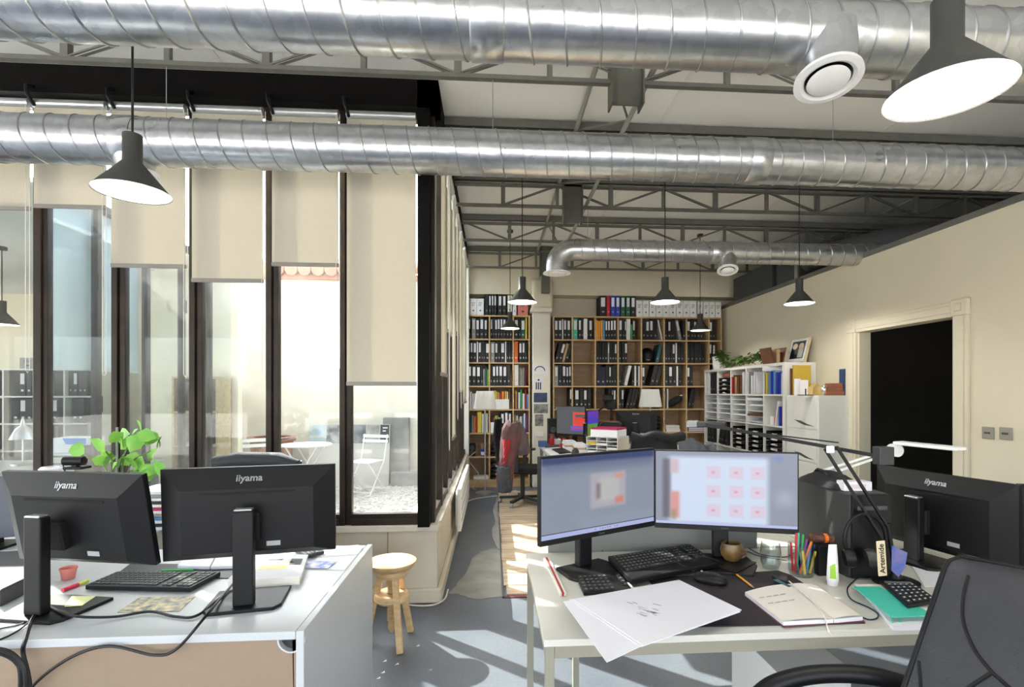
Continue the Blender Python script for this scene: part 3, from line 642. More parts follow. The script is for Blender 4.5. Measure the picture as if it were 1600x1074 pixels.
def fill(x0, z, y, items, where, group, face=0, base=None, right=None):
    """items: 'code width_cm[lean]' tokens; where: text naming the compartment"""
    random.seed(hash_(where)); toks = items.split(); x = x0; n = 0
    for ti, tk in enumerate(toks):
        c = tk[0]; num = ''.join(q for q in tk[1:] if q in '0123456789.'); w = float(num or 6)/100; lean = 0
        if c == '_': x += w; continue
        if '>' in tk: lean = 14
        if '<' in tk: lean = -12
        kind, colr, desc = CODES[c]
        hs_ = random.uniform(.97, 1.03) if kind in 'bB' else random.uniform(.85, 1.15)
        if colr in ('amber', 'tan', 'dkteal', 'navy', 'ltblue') and kind == 'B': hs_ *= .93
        Hh = .318*hs_ if kind != 'k' else .26*hs_
        ext = abs(math.sin(R(lean)))*Hh
        if lean > 0: xc = x+w/2+.002; zoff = math.sin(R(lean))*w/2
        elif lean < 0: xc = x+ext+w/2+.002; zoff = math.sin(R(-lean))*w/2
        else: xc = x+w/2; zoff = 0
        lb = '%s, %s of %d, %s' % (desc, ORD[n], len([q for q in toks if q[0] != '_']), where)
        dy = random.uniform(0, .02)
        if face == 0: place(kind, xc, y+dy, z+zoff, w-.003, hs_, colr, lb, lean, 0, group)
        else: place(kind, y-dy+.0, base-xc, z+zoff, w-.003, hs_, colr, lb, lean, -90, group)
        x += w/math.cos(R(lean))+(ext if lean < 0 else 0)+.001
        nxt = toks[ti+1] if ti+1 < len(toks) else ''
        if lean > 0 and '>' not in nxt: x += ext
        n += 1
def hash_(s):
    h = 0
    for ch in s: h = (h*131+ord(ch)) % 1000003
    return h
# ---------------------------------------------------------------- wooden bookcases on the back wall
RW = ['top', 'second', 'third', 'fourth', 'fifth', 'sixth', 'lowest']
def bookcase(label, xe, ze, y0, y1, th=.02, m='pine', mb='pinedk', basez=0.1):
    t = thing('bookcase', label, 'bookcase', ((xe[0]+xe[-1])/2, (y0+y1)/2, 0))
    for x in (xe[0], xe[-1]): bx(x-th/2, x+th/2, y0, y1, 0, ze[0]).build('side_panel', m, t)
    for z in ze: bx(xe[0]+th/2, xe[-1]-th/2, y0+.001, y1, z-th, z).build('shelf_board', m, t)
    for x in xe[1:-1]:
        for a, b in zip(ze[1:], ze[:-1]): bx(x-th/2, x+th/2, y0+.002, y1-.01, a, b-th).build('divider', m, t)
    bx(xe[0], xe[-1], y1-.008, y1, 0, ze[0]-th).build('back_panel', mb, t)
    bx(xe[0]+th/2, xe[-1]-th/2, y0+.02, y0+.035, 0, ze[-1]-th).build('plinth', m, t)
    return t
Y0 = 7.8; Y1 = 8.14
ze = [2.62, 2.262, 1.904, 1.546, 1.19, .83, .47, .12]
xl = [-.355+.0, .0-.02, .33, .565]
xl = [PY(u, 600, Y0).x for u in (729, 764.7, 802, 827)]
xr = [PY(u, 600, Y0).x for u in (860, 894.5, 930.4, 966, 1002.5, 1038, 1073, 1108, 1127)]; xr[0] = .93
bookcase('light wooden bookcase left of the pillar, packed with black binders', xl, ze, Y0, Y1)
bookcase('wide light wooden bookcase right of the pillar, full of black binders', xr, ze, Y0, Y1)
LC = {
 (0, 0): 'k5 _1 g6 k6 k6.5 k5', (0, 1): 'k3.5 K3 k4 k4 k4 k5 K4.5 k5', (0, 2): 'k7 K3 G7 y2.5',
 (1, 0): 'k4 k4 k5.5 w2 k5 K2.5 K3 k7', (1, 1): 'g6.5 k5 K3.5 k7 w2 K3 K4 K3', (1, 2): 'o6 _1 k5 k4.5 K3',
 (2, 0): 'k6.5 k6.5 k6.5 K3.5 E3 H3 M2.5', (2, 1): 'K3 k5 k4.5 k6 k6.5 K5', (2, 2): 'w7 _1 E2 E3 E2.5 W2 R1',
 (3, 0): 'P3 P3.5 P3 P3 P4 P3 P4 P3', (3, 1): 'W3 W3 Y2.5 Y2 I3 R2.5 O5 Y3 Q2.5 C3', (3, 2): 'W2 Y2 V2 P3 D3 P4 R2 L4',
 (4, 0): 'E3 H3 E3 O3 R2 y7 P3 I3 Q3', (4, 1): 'W3 C2 E2 Y3 M2 Q3 k6 k5.5 k5', (4, 2): 'E3 P3 I2 P4 L2 P3 V3 V2.5',
}
for (r, c), it in LC.items():
    fill(xl[c]+.014, ze[r+1]+.001, Y0+.025, it, '%s row, %s column, left bookcase' % (RW[r], ORD[c]), 'files in the left bookcase')
RC = {
 (0, 0): 'k6 k6 w2 k5 k6 k5', (0, 1): 't7 _1 k5 K3 w6 K2 k6', (0, 2): 'a4 a3 a3.5 l3.5 k4 k4 k4.5 k4.5', (0, 3): 'k6 K3 k3 w6.5 D3 k4 ', (0, 4): 'K6 k6 k6 K6 w2.5<', (0, 5): 'K5 k5 K3 K3 g5< K6', (0, 6): 'k6 K5 k5 K5 k5', (0, 7): 'k5 K5',
 (1, 0): 'K5> k6> b4> K5>', (1, 2): 'K5 K4 K4 K5 g2.5 K4 K4 k4', (1, 3): 'K5 K4 k5', (1, 4): '_21 T5>', (1, 5): 'K5 K5 K2 k5 w2.5 K6 K4', (1, 6): 'K6 K6 K6 K6 K4', (1, 7): 'k5 _.5 k5',
 (2, 0): 'g6 K6 k6 k4 k4', (2, 2): 'N7.5 N7.5 K5 k3.5 K4 K4', (2, 3): 'K4 _4 w5> K4 w3 K3 w2.5', (2, 4): 'k5 _7 K7> K6>', (2, 5): 'K6 k7 K6 w3 K5', (2, 6): 'k5 K5',
 (3, 0): '_23 k7', (3, 1): '_2 k8 K6 k6 K6', (3, 2): '_19 K4 k4 k4', (3, 3): 'K4 k4 _2 K5> K5> K4>', (3, 4): '_22 K5', (3, 5): '_4 w2', (3, 6): 'K5> K4>',
}
for (r, c), it in RC.items():
    fill(xr[c]+.014, ze[r+1]+.001, Y0+.025, it, '%s row, %s column, wide bookcase' % (RW[r], ORD[c]), 'files in the wide bookcase')
# tops
zt = ze[0]+.001
def ontop(kind, u0, u1, z, hs_, colr, lb, y=Y0+.01, grp='boxes and files on top of the bookcases'):
    a = PY(u0, 480, y).x; b = PY(u1, 480, y).x; return place(kind, (a+b)/2, y, z, b-a-.004, hs_, colr, lb, 0, 0, grp)
for i, (a, b) in enumerate(((726, 734), (734.5, 745), (745, 756))): ontop('x', a, b, zt, .98, None, 'white archive box, %s from the left end on top of the left bookcase' % ORD[i])
for i, (a, b, k) in enumerate(((757.5, 763, 'B'), (763.5, 767.5, 'b'), (768, 771.5, 'b'), (772, 775.5, 'b'), (778, 784.5, 'b'), (785, 791, 'b'))): ontop(k, a, b, zt, 1.0, None, 'black binder, %s of six standing on top of the left bookcase' % ORD[i])
ontop('x', 793, 800, zt, 1.2, 'paper2', 'tall cream archive box on the left bookcase beside the black binders'); ontop('x', 801, 807, zt, .95, None, 'white archive box half hidden behind the nearer left pendant')
ontop('x', 809, 825, zt, .9, 'pink', 'white and red patterned archive box on the left bookcase beside the pillar')
for i, (a, b, k, c_, d_) in enumerate(((937, 947.5, 'b', None, 'black'), (948, 953.5, 'B', 'red', 'red'), (954, 961.5, 'b', 'blue', 'blue'), (962, 969, 'b', 'blue', 'blue'), (970, 977, 'b', 'green', 'green'), (978, 985, 'b', 'green', 'green'), (985.5, 993, 'b', None, 'black'))):
    ontop(k, a, b, zt, 1.0, c_, '%s binder, %s of seven in the coloured row on top of the wide bookcase' % (d_, ORD[i]))
for i, (a, b) in enumerate(((994, 1004), (1004.5, 1014))): ontop('x', a, b, zt, .98, None, 'white archive box, %s right of the coloured binders' % ORD[i])
for i in range(7):
    o = ontop('x', 1014.5+10.6*i, 1024.8+10.6*i, zt, 1.0, None, 'white archive box with dark blue band, %s of seven' % ORD[i])
    bx(-.0455, .0455, -.0015, 0, .02, .065).build('blue_band', mat('band_blue', (84, 94, 120), .7), o)
for i, (a, b) in enumerate(((1090, 1098), (1099, 1108), (1108.5, 1117), (1117.5, 1127))): ontop('x', a, b, zt, .96, None, 'white archive box, %s of four at the right end of the wide bookcase top' % ORD[i])
# loose things inside the bookcases
def magazine_box(x0, x1, y, z, h, lb):
    t = thing('magazine_file', lb, 'magazine file', ((x0+x1)/2, y, z))
    bx(x0, x1, y, y+.003, z, z+h).build('front_panel', 'whitep', t); bx(x0, x0+.003, y, y+.24, z, z+h).build('side_panel', 'whitep', t); bx(x1-.003, x1, y, y+.24, z, z+h).build('side_panel', 'whitep', t)
magazine_box(xl[1]+.06, xl[1]+.3, Y0-.0, ze[4]+.001, .15, 'white magazine file in front of coloured books in the left bookcase, fourth row')
magazine_box(xl[1]+.015, xl[1]+.1, Y0-.0, ze[5]+.001, .16, 'white magazine file in the fifth row, left of its twin'); magazine_box(xl[1]+.11, xl[1]+.19, Y0-.0, ze[5]+.001, .16, 'white magazine file in the fifth row, right of its twin')
t = thing('loudspeaker', 'small black loudspeaker low in the left bookcase beside white cables', 'speaker', (xl[0]+.09, Y0+.05, ze[6]))
bx(xl[0]+.03, xl[0]+.13, Y0+.05, Y0+.2, ze[6], ze[6]+.19).build('cabinet', 'black', t, bevel=.01)
for z in (.06, .13): MB().lathe([(0, 0), (.03, .004), (.033, 0)], n=16, m=Matrix.Translation((xl[0]+.08, Y0+.05, ze[6]+z)) @ Matrix.Rotation(R(90), 4, 'X')).build('cone', 'dkgrey', t)
t = thing('brush_jar', 'blue and white jar holding brushes on the left bookcase', 'jar', (xl[0]+.27, Y0+.06, ze[6]))
MB().lathe([(.0, 0), (.036, 0), (.036, .11), (.03, .11)], (xl[0]+.25, Y0+.06, ze[6]), 16).build('jar_body', 'blue', t); MB().lathe([(.0365, .02), (.0365, .07)], (xl[0]+.25, Y0+.06, ze[6]), 16).build('jar_label', 'paper', t)
for dx in (-.015, .0, .014): MB().cyl((xl[0]+.25+dx*.5, Y0+.06, ze[6]+.02), (xl[0]+.25+dx*2, Y0+.06, ze[6]+.19), .004, .007, 6).build('brush', 'tan', t)
def tray_stack(lb, x0, x1, y0, y1, z0, n, dz=.062, m='black', face='y', group=None):
    t = thing('letter_tray_stack', lb, 'letter trays', ((x0+x1)/2, (y0+y1)/2, z0), group)
    for k in range(n):
        z = z0+k*dz
        q = MB().box(x0, x1, y0, y1, z, z+.003)
        if face == 'y': q.box(x0, x0+.003, y0, y1, z, z+dz-.01).box(x1-.003, x1, y0, y1, z, z+dz-.01).box(x0, x1, y1-.003, y1, z, z+dz-.01).box(x0, x0+.06, y0, y0+.003, z, z+dz*.6).box(x1-.06, x1, y0, y0+.003, z, z+dz*.6)
        else: q.box(x0, x1, y0, y0+.003, z, z+dz-.01).box(x0, x1, y1-.003, y1, z, z+dz-.01).box(x1-.003, x1, y0, y1, z, z+dz-.01).box(x0, x0+.003, y0, y0+.09, z, z+dz*.6).box(x0, x0+.003, y1-.09, y1, z, z+dz*.6)
        tr_ = q.build('tray', m, t)
        if face != 'y': bx(x0-.003, x0, (y0+y1)/2-.035, (y0+y1)/2+.035, z+.008, z+.026).build('card_label', 'paper', tr_)
        bx(x0+.012, x1-.012, y0+.012, y1-.012, z+.003, z+.012+.012*(k % 2)).build('papers', 'paper2', t)
    return t
tray_stack('black letter trays in the left bookcase, sixth row middle', xl[1]+.03, xl[1]+.27, Y0+.02, Y0+.3, ze[6]+.001, 3)
tray_stack('black letter trays at the bottom of the left bookcase', xl[1]+.03, xl[1]+.3, Y0+.02, Y0+.3, ze[7]+.001, 4)
tray_stack('black letter trays in the wide bookcase beside the far monitor', xr[4]+.03, xr[4]+.3, Y0+.02, Y0+.3, ze[5]+.001, 4)
t = tag(bx(xl[0]+.1, xl[0]+.33, Y0+.02, Y0+.2, ze[7]+.001, ze[7]+.045).build('network_router', 'whitep', bevel=.01), 'flat white router at the bottom of the left bookcase', 'router')
t = thing('dark_helmet', 'round black object inside the wide bookcase, second row', 'helmet', (xr[4]+.15, Y0+.12, ze[2]))
MB().lathe([(0, 0), (.07, .01), (.105, .07), (.11, .13), (.09, .2), (.05, .235), (0, .245)], (xr[4]+.125, Y0+.14, ze[2]+.001), 24).build('shell', 'black', t, smooth=True)
MB().lathe([(0, 0), (.035, .0), (.04, -.004), (.0, -.006)], m=Matrix.Translation((xr[4]+.12, Y0+.045, ze[2]+.08)) @ Matrix.Rotation(R(90), 4, 'X'), n=16).build('badge', 'grey', t)
def paper_pile(lb, x0, x1, y0, y1, z0, n, m='paper', dz=.006, seed=0, a=.01, name='paper_pile'):
    random.seed(seed+n); t = thing(name, lb, 'papers', ((x0+x1)/2, (y0+y1)/2, z0))
    for k in range(n):
        dx = random.uniform(-a, a); dy = random.uniform(-a, a); bx(x0+dx, x1+dx, y0+dy, y1+dy, z0+k*dz, z0+(k+1)*dz-.0006).build('sheet_bundle', m if isinstance(m, str) else m[k % len(m)], t)
    return t
paper_pile('flat papers lying in the wide bookcase beside the pillar', xr[0]+.04, xr[0]+.2, Y0+.03, Y0+.25, ze[4]+.001, 4, ['tan', 'paper2'], .008)
paper_pile('stack of cream catalogues in the wide bookcase, fifth row', xr[5]+.04, xr[5]+.26, Y0+.03, Y0+.28, ze[5]+.001, 7, ['paper2', 'paper'], .014)
paper_pile('stack of lilac papers in the wide bookcase, fifth row right', xr[6]+.04, xr[6]+.3, Y0+.03, Y0+.28, ze[5]+.001, 6, [mat('lilac', (160, 140, 180), .8), 'paper'], .014, seed=4)
t = thing('camera_bag', 'black padded bag lying in the wide bookcase, fourth row', 'bag', (xr[5]+.2, Y0+.1, ze[4]))
MB().tube(curve_pts([(xr[5]+.09, Y0+.1, ze[4]+.05), (xr[5]+.16, Y0+.1, ze[4]+.09), (xr[5]+.26, Y0+.1, ze[4]+.15), (xr[5]+.3, Y0+.1, ze[4]+.2)], 4), [.03, .04, .05, .055, .058, .06, .062, .062, .06, .055, .045, .035, .02], 12).build('bag_body', 'cloth_dk', t, smooth=True)
bx(xr[5]+.26, xr[5]+.3, Y0+.03, Y0+.035, ze[4]+.2, ze[4]+.215).build('tag', 'paper', t)
# small pictures pinned on the pillar
def pic(u0, v0, u1, v1, y, lb, m, extra=None):
    a = PY(u0, v0, y); b = PY(u1, v1, y); t = thing('pinned_picture', lb, 'picture', (a.x, y, b.z))
    bx(a.x, b.x, y-.002, y-.0005, b.z, a.z).build('sheet', m, t)
    if extra: extra(t, a.x, b.x, b.z, a.z, y-.003)
    return t
py_ = YB-.42
def arch(t, x0, x1, z0, z1, y):
    cx = (x0+x1)/2; cz = z0+.35*(z1-z0); r = (x1-x0)*.36
    MB().tube([(cx+r*math.cos(R(a)), y, cz+r*.9*math.sin(R(a))) for a in range(0, 181, 15)], .008, 6).build('arch_drawing', 'dkgrey', t)
def bars(t, x0, x1, z0, z1, y):
    w = x1-x0
    for k in range(3): bx(x0+w*(.2+.22*k), x0+w*(.33+.22*k), y, y+.001, z0+.05*(z1-z0), z0+.62*(z1-z0)).build('lancet_window', 'navy', t)
    MB().lathe([(0, 0), (.016, .001)], n=12, m=Matrix.Translation((x0+w*.5, y, z0+.8*(z1-z0))) @ Matrix.Rotation(R(90), 4, 'X')).build('rose_window', 'navy', t)
pic(833, 570, 854, 585, py_, 'white print with a grey arch, topmost on the pillar', 'paper', arch)
pic(834, 590, 849, 610, py_, 'white print of three lancet windows on the pillar', 'paper', bars)
pic(834, 614, 855, 629, py_, 'dark blue picture on the pillar, third from the top', mat('seascape', (58, 78, 112), .6, rgb2=(40, 54, 84), nscale=12))
pic(834, 632, 856, 646, py_, 'grey landscape photograph on the pillar', mat('landscape_photo', (150, 156, 150), .6, rgb2=(84, 88, 78), nscale=14))
pic(836, 648, 849, 666, py_, 'small dark portrait photograph lowest on the pillar', mat('portrait_photo', (70, 72, 70), .6, rgb2=(150, 150, 146), nscale=18))
# ---------------------------------------------------------------- white shelf along the right wall
XF = 3.29; ya, yb2 = 5.6, 7.76
wz = [1.79, 1.425, 1.06, .695, .33]
cell = (yb2-ya)/5
t = thing('white_shelving_unit', 'white cube shelving unit along the right wall, a vine on top', 'shelf', (XF, (ya+yb2)/2, 0))
WS = t
for y in (ya, yb2): bx(XF, XW-.005, y-.02, y+.02, 0, 1.79).build('side_panel', 'white', t, bevel=.002)
bx(XF, XW-.005, ya+.02, yb2-.02, 1.755, 1.79).build('top_board', 'white', t)
for z in wz[1:]+[.02]: bx(XF+.002, XW-.01, ya+.02, yb2-.02, z-.02, z).build('shelf_board', 'white', t)
for k in range(1, 5):
    y = yb2-cell*k
    for a, b in zip(wz[1:]+[.02], [1.775]+[q-0 for q in wz[1:]]): bx(XF+.003, XW-.01, y-.009, y+.009, a, b-.02).build('divider', 'white', t)
bx(XW-.008, XW-.004, ya, yb2, 0, 1.76).build('back_panel', 'white', t)
# tray inserts in second row
for k in range(4):
    yh = yb2-cell*k-.015; yl = yb2-cell*(k+1)+.015; q = thing('tray_insert', 'white pigeonhole insert with five slots, %s from the far end' % ORD[k], 'letter trays', (XF+.15, (yh+yl)/2, wz[2]+.001), 'white pigeonhole inserts in the shelving unit')
    for s_ in range(5): bx(XF+.008, XW-.03, yl+.008, yh-.008, wz[2]+.012+.068*s_, wz[2]+.019+.068*s_).build('slot_shelf', 'whitep', q)
    for y in (yl, yh-.008): bx(XF+.01, XW-.03, y, y+.008, wz[2]+.002, wz[2]+.33).build('insert_side', 'whitep', q)
    for s_ in (1, 3): bx(XF+.03, XW-.06, yl+.03, yh-.04, wz[2]+.0195+.068*s_, wz[2]+.03+.068*s_).build('papers', 'paper', q)
    if k == 3: bx(XF-.0, XW-.06, yl+.03, yh-.03, wz[2]+.0195+.068*1, wz[2]+.045+.068*1).build('brown_folder', 'brown', q); bx(XF-.0, XW-.06, yl+.02, yh-.03, wz[2]+.0195+.068*4, wz[2]+.045+.068*4).build('paper_stack', 'paper', q)
g_ = 'files in the white shelving unit'
def wfill(c, r, items): fill(.0+.012, wz[r+1]+.001, XF+.02, items, '%s row, %s column, white shelf' % (RW[r], ORD[c]), g_, -90, yb2-cell*c-.0)
wfill(0, 0, '_3 w8 _8 K7 K7'); wfill(2, 0, 'R4 _3 C4 I5 C6 C6 _2 P3 P2'); wfill(3, 0, '_2 P2 E3 _4 P5 P3 _3 P3'); wfill(4, 0, 'H2 L2 Y3 E2 L3 P2 J3 L3 P2 L3 J5 J4 P2 L3')
wfill(4, 1, '_21 P3> _1 J4 R3 E2'); wfill(0, 2, '_8 K6 K6 _4 K5'); wfill(1, 2, 'K6> K6> K5> K6')
for (c, r, n, lb) in ((1, 0, 4, 'black letter trays in the top row of the white shelf'), (2, 2, 5, 'black letter trays in the third row, behind the lamp arm joint side'), (3, 2, 5, 'black letter trays in the third row, second from the near end'), (4, 2, 5, 'black letter trays in the third row, nearest end of the white shelf')):
    yh = yb2-cell*c-.05; yl = yb2-cell*(c+1)+.05; tray_stack(lb, XF+.01, XW-.05, yl, yh, wz[r+1]+.001, n, .06, 'black', 'x')
tag(bx(XF+.04, XF+.2, yb2-cell*1-.3, yb2-cell*1-.1, wz[1]+.245, wz[1]+.3).build('copper_box', mat('copper', (170, 100, 80), .5), bevel=.005), 'small copper coloured box on the black trays of the white shelf', 'box')
t = thing('paper_roll', 'rolled white drawing lying across the books in the white shelf', 'paper roll', (XF, ya+.4, wz[1]+.31))
MB().tube([(XF-.03, ya+.385, wz[1]+.305), (XF+.3, ya+.08, wz[1]+.305)], .033, 20, cap=False).tube([(XF-.0295, ya+.3845, wz[1]+.305), (XF+.3, ya+.08, wz[1]+.305)], .022, 20, cap=False).build('roll', 'paper', t, smooth=True)
for nm, lb, y0, m_, w in (('small_box', 'small white box in the second row of the white shelf', yb2-cell*4.0-.14, 'paper', .07), ('small_box', 'small orange carton beside the small white box in the shelf', yb2-cell*4-.22, 'orange', .06)):
    tag(bx(XF+.03, XF+.12, y0-w/2, y0+w/2, wz[2]+.001, wz[2]+.1).build(nm, m_, bevel=.003), lb, 'box')
# things on top: plant pot with vine
t = thing('potted_vine', 'trailing green vine in a white pot at the far end of the white shelf', 'plant', (XF+.16, yb2-.16, 1.79))
MB().lathe([(0, 0), (.09, 0), (.105, .2), (.095, .2), (.09, .17), (0, .17)], (XF+.16, yb2-.16, 1.791), 24).build('pot', 'whitep', t, smooth=True)
random.seed(11); vine = [(XF+.16, yb2-.16, 1.97), (XF+.12, yb2-.35, 1.93), (XF+.08, yb2-.6, 1.83), (XF+.12, yb2-.85, 1.84), (XF+.06, yb2-1.1, 1.83), (XF+.12, yb2-1.35, 1.86), (XF+.08, yb2-1.58, 1.84)]
vp = curve_pts(vine, 12); MB().tube(vp, .005, 5).build('stem', 'leafd', t, smooth=True); lf = MB()
def leaf(mb, p, L, wd, yaw, pit, fold=.25, roll=0):
    m_ = Matrix.Translation(p) @ Euler((0, pit, yaw)).to_matrix().to_4x4() @ Matrix.Rotation(roll, 4, 'X')
    vs = [(0, 0, 0), (L*.35, wd*.5, fold*wd*.5), (L*.7, wd*.4, fold*wd*.4), (L, 0, -.1*L), (L*.7, -wd*.4, fold*wd*.4), (L*.35, -wd*.5, fold*wd*.5), (L*.5, 0, 0)]
    mb.add(vs, [(0, 6, 1), (1, 6, 2), (2, 6, 3), (3, 6, 4), (4, 6, 5), (5, 6, 0)], m_)
for p in vp:
    for q in range(8 if p.y > yb2-.4 else 6): leaf(lf, p+Vector((random.uniform(-.05, .05), random.uniform(-.05, .05), random.uniform(0, .09))), random.uniform(.055, .1), random.uniform(.03, .048), random.uniform(0, 6.28), random.uniform(-.6, .7))
stuff(lf.build('foliage', 'leafd', t))
# brown album and picture
t = thing('leather_album', 'open brown leather album standing tented on the white shelf', 'album', (XF+.15, ya+.42, 1.79))
for s_ in (-1, 1):
    m_ = Matrix.Translation((XF+.13, ya+.42+.0, 1.793)) @ Matrix.Rotation(R(-35*s_+8), 4, 'Z')
    MB().box(-.005+.0, .005, 0, .26, 0, .2, m_ @ Matrix.Rotation(R(90 if s_ > 0 else 90), 4, 'Z') @ Matrix.Translation((0, -.13 if s_ > 0 else -.13, 0)) if False else Matrix.Translation((XF+.12+.05*s_, ya+.30, 1.793)) @ Matrix.Rotation(R(14*s_), 4, 'Y')).build('cover', 'brown', t, bevel=.004)
MB().box(-.02, .02, .01, .25, 0, .17, Matrix.Translation((XF+.12, ya+.30, 1.793))).build('pages', 'tan', t)
t = thing('framed_picture', 'framed artwork of two pale lenses leaning against the right wall', 'picture', (XW-.1, ya+.2, 1.79))
m_ = Matrix.Translation((XW-.14, ya-.08+.08, 1.793)) @ Matrix.Rotation(R(14), 4, 'Y') @ Matrix.Rotation(0, 4, 'Z')
MB().box(0, .03, 0, .34, 0, .3, m_).build('frame', mat('oak_frame', (206, 190, 156), .6), t, bevel=.003); MB().box(-.002, .0, .012, .328, .012, .288, m_).build('mount', 'paper', t)
MB().box(-.003, -.002, .04, .3, .05, .26, m_).build('print', 'black', t)
for y in (.11, .23):
    MB().lathe([(0, .0015), (.048, .0015)], n=20, m=m_ @ Matrix.Translation((-.003, y, .2)) @ Matrix.Rotation(R(-90), 4, 'Y') @ Matrix.Diagonal((.75, 1, 1, 1))).build('lens_shape', mat('lens_pale', (224, 200, 170), .5), t)
MB().box(-.0045, -.003, .06, .15, .06, .19, m_).build('pale_shape', mat('pale_vase', (176, 176, 166), .6), t)
# filing cabinet
cy0, cy1 = 5.0, 5.56; cx0 = 3.30
t = thing('filing_cabinet', 'white steel filing cabinet between the white shelf and the doorway', 'cabinet', (cx0, (cy0+cy1)/2, 0))
bx(cx0+.01, XW-.005, cy0, cy1, 0, 1.415).build('carcass', mat('cabinet_white', (226, 226, 218), .45), t, bevel=.004)
for k in range(4):
    z1 = 1.40-.345*k; d_ = bx(cx0-.006, cx0+.01, cy0+.015, cy1-.015, z1-.335, z1).build('drawer', 'white', t, bevel=.003)
    lp = [(cy0+.04, z1-.305), (cy0+.16, z1-.285), (cy0+.28, z1-.255), (cy0+.4, z1-.25), (cy0+.3, z1-.28), (cy0+.2, z1-.30)]
    MB().add([(cx0-.0068, y, z) for y, z in lp]+[(cx0-.004, y, z) for y, z in lp], [(0, 1, 2, 3, 4, 5), (6, 7, 8, 9, 10, 11)][:1]+[(i, (i+1) % 6, 6+(i+1) % 6, 6+i) for i in range(6)]).build('recess_handle', 'dkgrey', d_)
zc = 1.4155
# objects on cabinet
def leanboard(lb, name, x, y0, y1, z, h, th, m, tilt=0, cat='board'):
    return tag(MB().box(0, th, 0, y1-y0, 0, h, Matrix.Translation((x, y0, z)) @ Matrix.Rotation(R(tilt), 4, 'Y')).build(name, m), lb, cat)
def frontboard(lb, name, u0, u1, v0, v1, y, m, th=.006, cat='card'):
    a = PY(u0, v0, y); b = PY(u1, v1, y); return tag(bx(a.x, b.x, y, y+th, zc, a.z).build(name, m, bevel=.001), lb, cat)
frontboard('tall yellow book standing behind the cards on the filing cabinet', 'yellow_book', 1240, 1267, 571, 617, 5.5, mat('mustard', (196, 164, 60), .6), .02, 'book')
frontboard('brown wooden panel behind the yellow book on the filing cabinet', 'wooden_tablet', 1236, 1243, 576, 617, 5.53, 'brown', .02, 'board')
frontboard('white card leaning at the left on the filing cabinet', 'greeting_card', 1241, 1251, 592, 617, 5.3, 'paper', .003)
frontboard('white card leaning at the right of its twin on the filing cabinet', 'greeting_card', 1250, 1263, 594, 617, 5.25, 'paper', .003)
t = thing('gold_house', 'small golden house ornament on the filing cabinet', 'ornament', (0, 0, 0)); p = PY(1273, 600, 5.2); t.location = (p.x, 5.2, zc)
MB().prism([(-.05, 0), (.05, 0), (.05, .08), (0, .13), (-.05, .08)], 0, .08, Matrix.Translation((p.x, 5.24, zc)) @ Matrix.Rotation(R(90), 4, 'X')).build('house_body', mat('gold_paper', (214, 184, 120), .4, .4), t, bevel=.003)
t.location = (p.x, 5.2, zc)
p = PY(1288, 600, 5.15); tag(MB().lathe([(0, 0), (.02, 0), (.035, .03), (.045, .07), (.03, .1), (0, .11)], (p.x, 5.15, zc), 16).build('silver_ball', 'chrome', smooth=True), 'silver ornament between the gold house and the wooden blocks', 'ornament')
p = PY(1300, 610, 5.15)
for i, (dx, w, z0, h) in enumerate(((0, .2, 0, .05), (-.005, .19, .051, .03), (.02, .13, .082, .045))): tag(bx(p.x-w/2+dx, p.x+w/2+dx, 5.1, 5.2, zc+z0, zc+z0+h).build('wooden_block', mat('reddish_wood', (150, 92, 64), .6, noise=.2), bevel=.004), ['lowest', 'middle', 'topmost'][i]+' reddish wooden block on the filing cabinet', 'block')
a = PY(1314, 577, 5.15); b = PY(1323, 617, 5.15); tag(bx(a.x, b.x, 5.1, 5.18, zc, a.z).build('blue_book', mat('petrol_blue', (36, 72, 120), .5, noise=.3), bevel=.002), 'dark blue book standing on the filing cabinet by the wall', 'book')
t = thing('black_stand', 'small black stand in front of the cards on the filing cabinet', 'stand', (3.42, 5.12, zc)); p = PY(1257, 615, 5.12)
bx(p.x-.06, p.x+.06, 5.07, 5.15, zc, zc+.008).build('foot', 'black', t); MB().cyl((p.x, 5.1, zc), (p.x, 5.1, zc+.07), .006).build('rod', 'black', t); t.location = t.location
# ---------------------------------------------------------------- left wing interior
def white_case(lb, x0, x1, y, cols, rows, z1):
    t = thing('white_shelving_unit', lb, 'shelf', ((x0+x1)/2, y, 0)); w = (x1-x0)/cols; h = z1/rows
    for x in (x0, x1): bx(x-.02, x+.02, y, y+.38, 0, z1).build('side_panel', 'white', t)
    for k in range(rows+1): bx(x0+.02, x1-.02, y+.002, y+.38, k*h-(.02 if k else 0), k*h+(0 if k else .02)).build('shelf_board', 'white', t)
    for c in range(1, cols): bx(x0+c*w-.01, x0+c*w+.01, y+.003, y+.37, .02, z1-.02).build('divider', 'white', t)
    bx(x0, x1, y+.37, y+.38, 0, z1).build('back_panel', 'whitep', t); return t
white_case('white cube shelving seen through the glass in the left wing', -7.0, -5.15, 7.0, 5, 5, 1.75)
for (c, r, it) in ((1, 4, 'K7 K6 _10'), (2, 4, '_15 k8 K7'), (2, 3, '_5 K9 k9 K8'), (4, 4, 'K6 k6 K6 K6'), (3, 4, 'K7 _8 K6'), (3, 3, 'K9 K8 k8'), (1, 3, 'K9 k9 K8'), (4, 3, '_4 K8 K8'), (1, 2, 'K8 K8'), (3, 2, 'K8 k8 K8')):
    fill(-7.0+.37*c+.02, .35*r+.002, 7.03, it, '%s shelf up, %s column, left wing case' % (ORD[r], ORD[c]), 'files in the left wing')
for i in range(3): place('x', -6.0+.22*i, 7.05, 1.755, .2, .55, 'grey', 'grey storage box, %s of three on the left wing shelving' % ORD[i])
t = thing('small_bookcase', 'narrow wooden shelf with white binders seen through the courtyard glass', 'bookcase', (-3.25, 6.0, 0))  # solid shelf added in place of a bookcase reflection in the glass
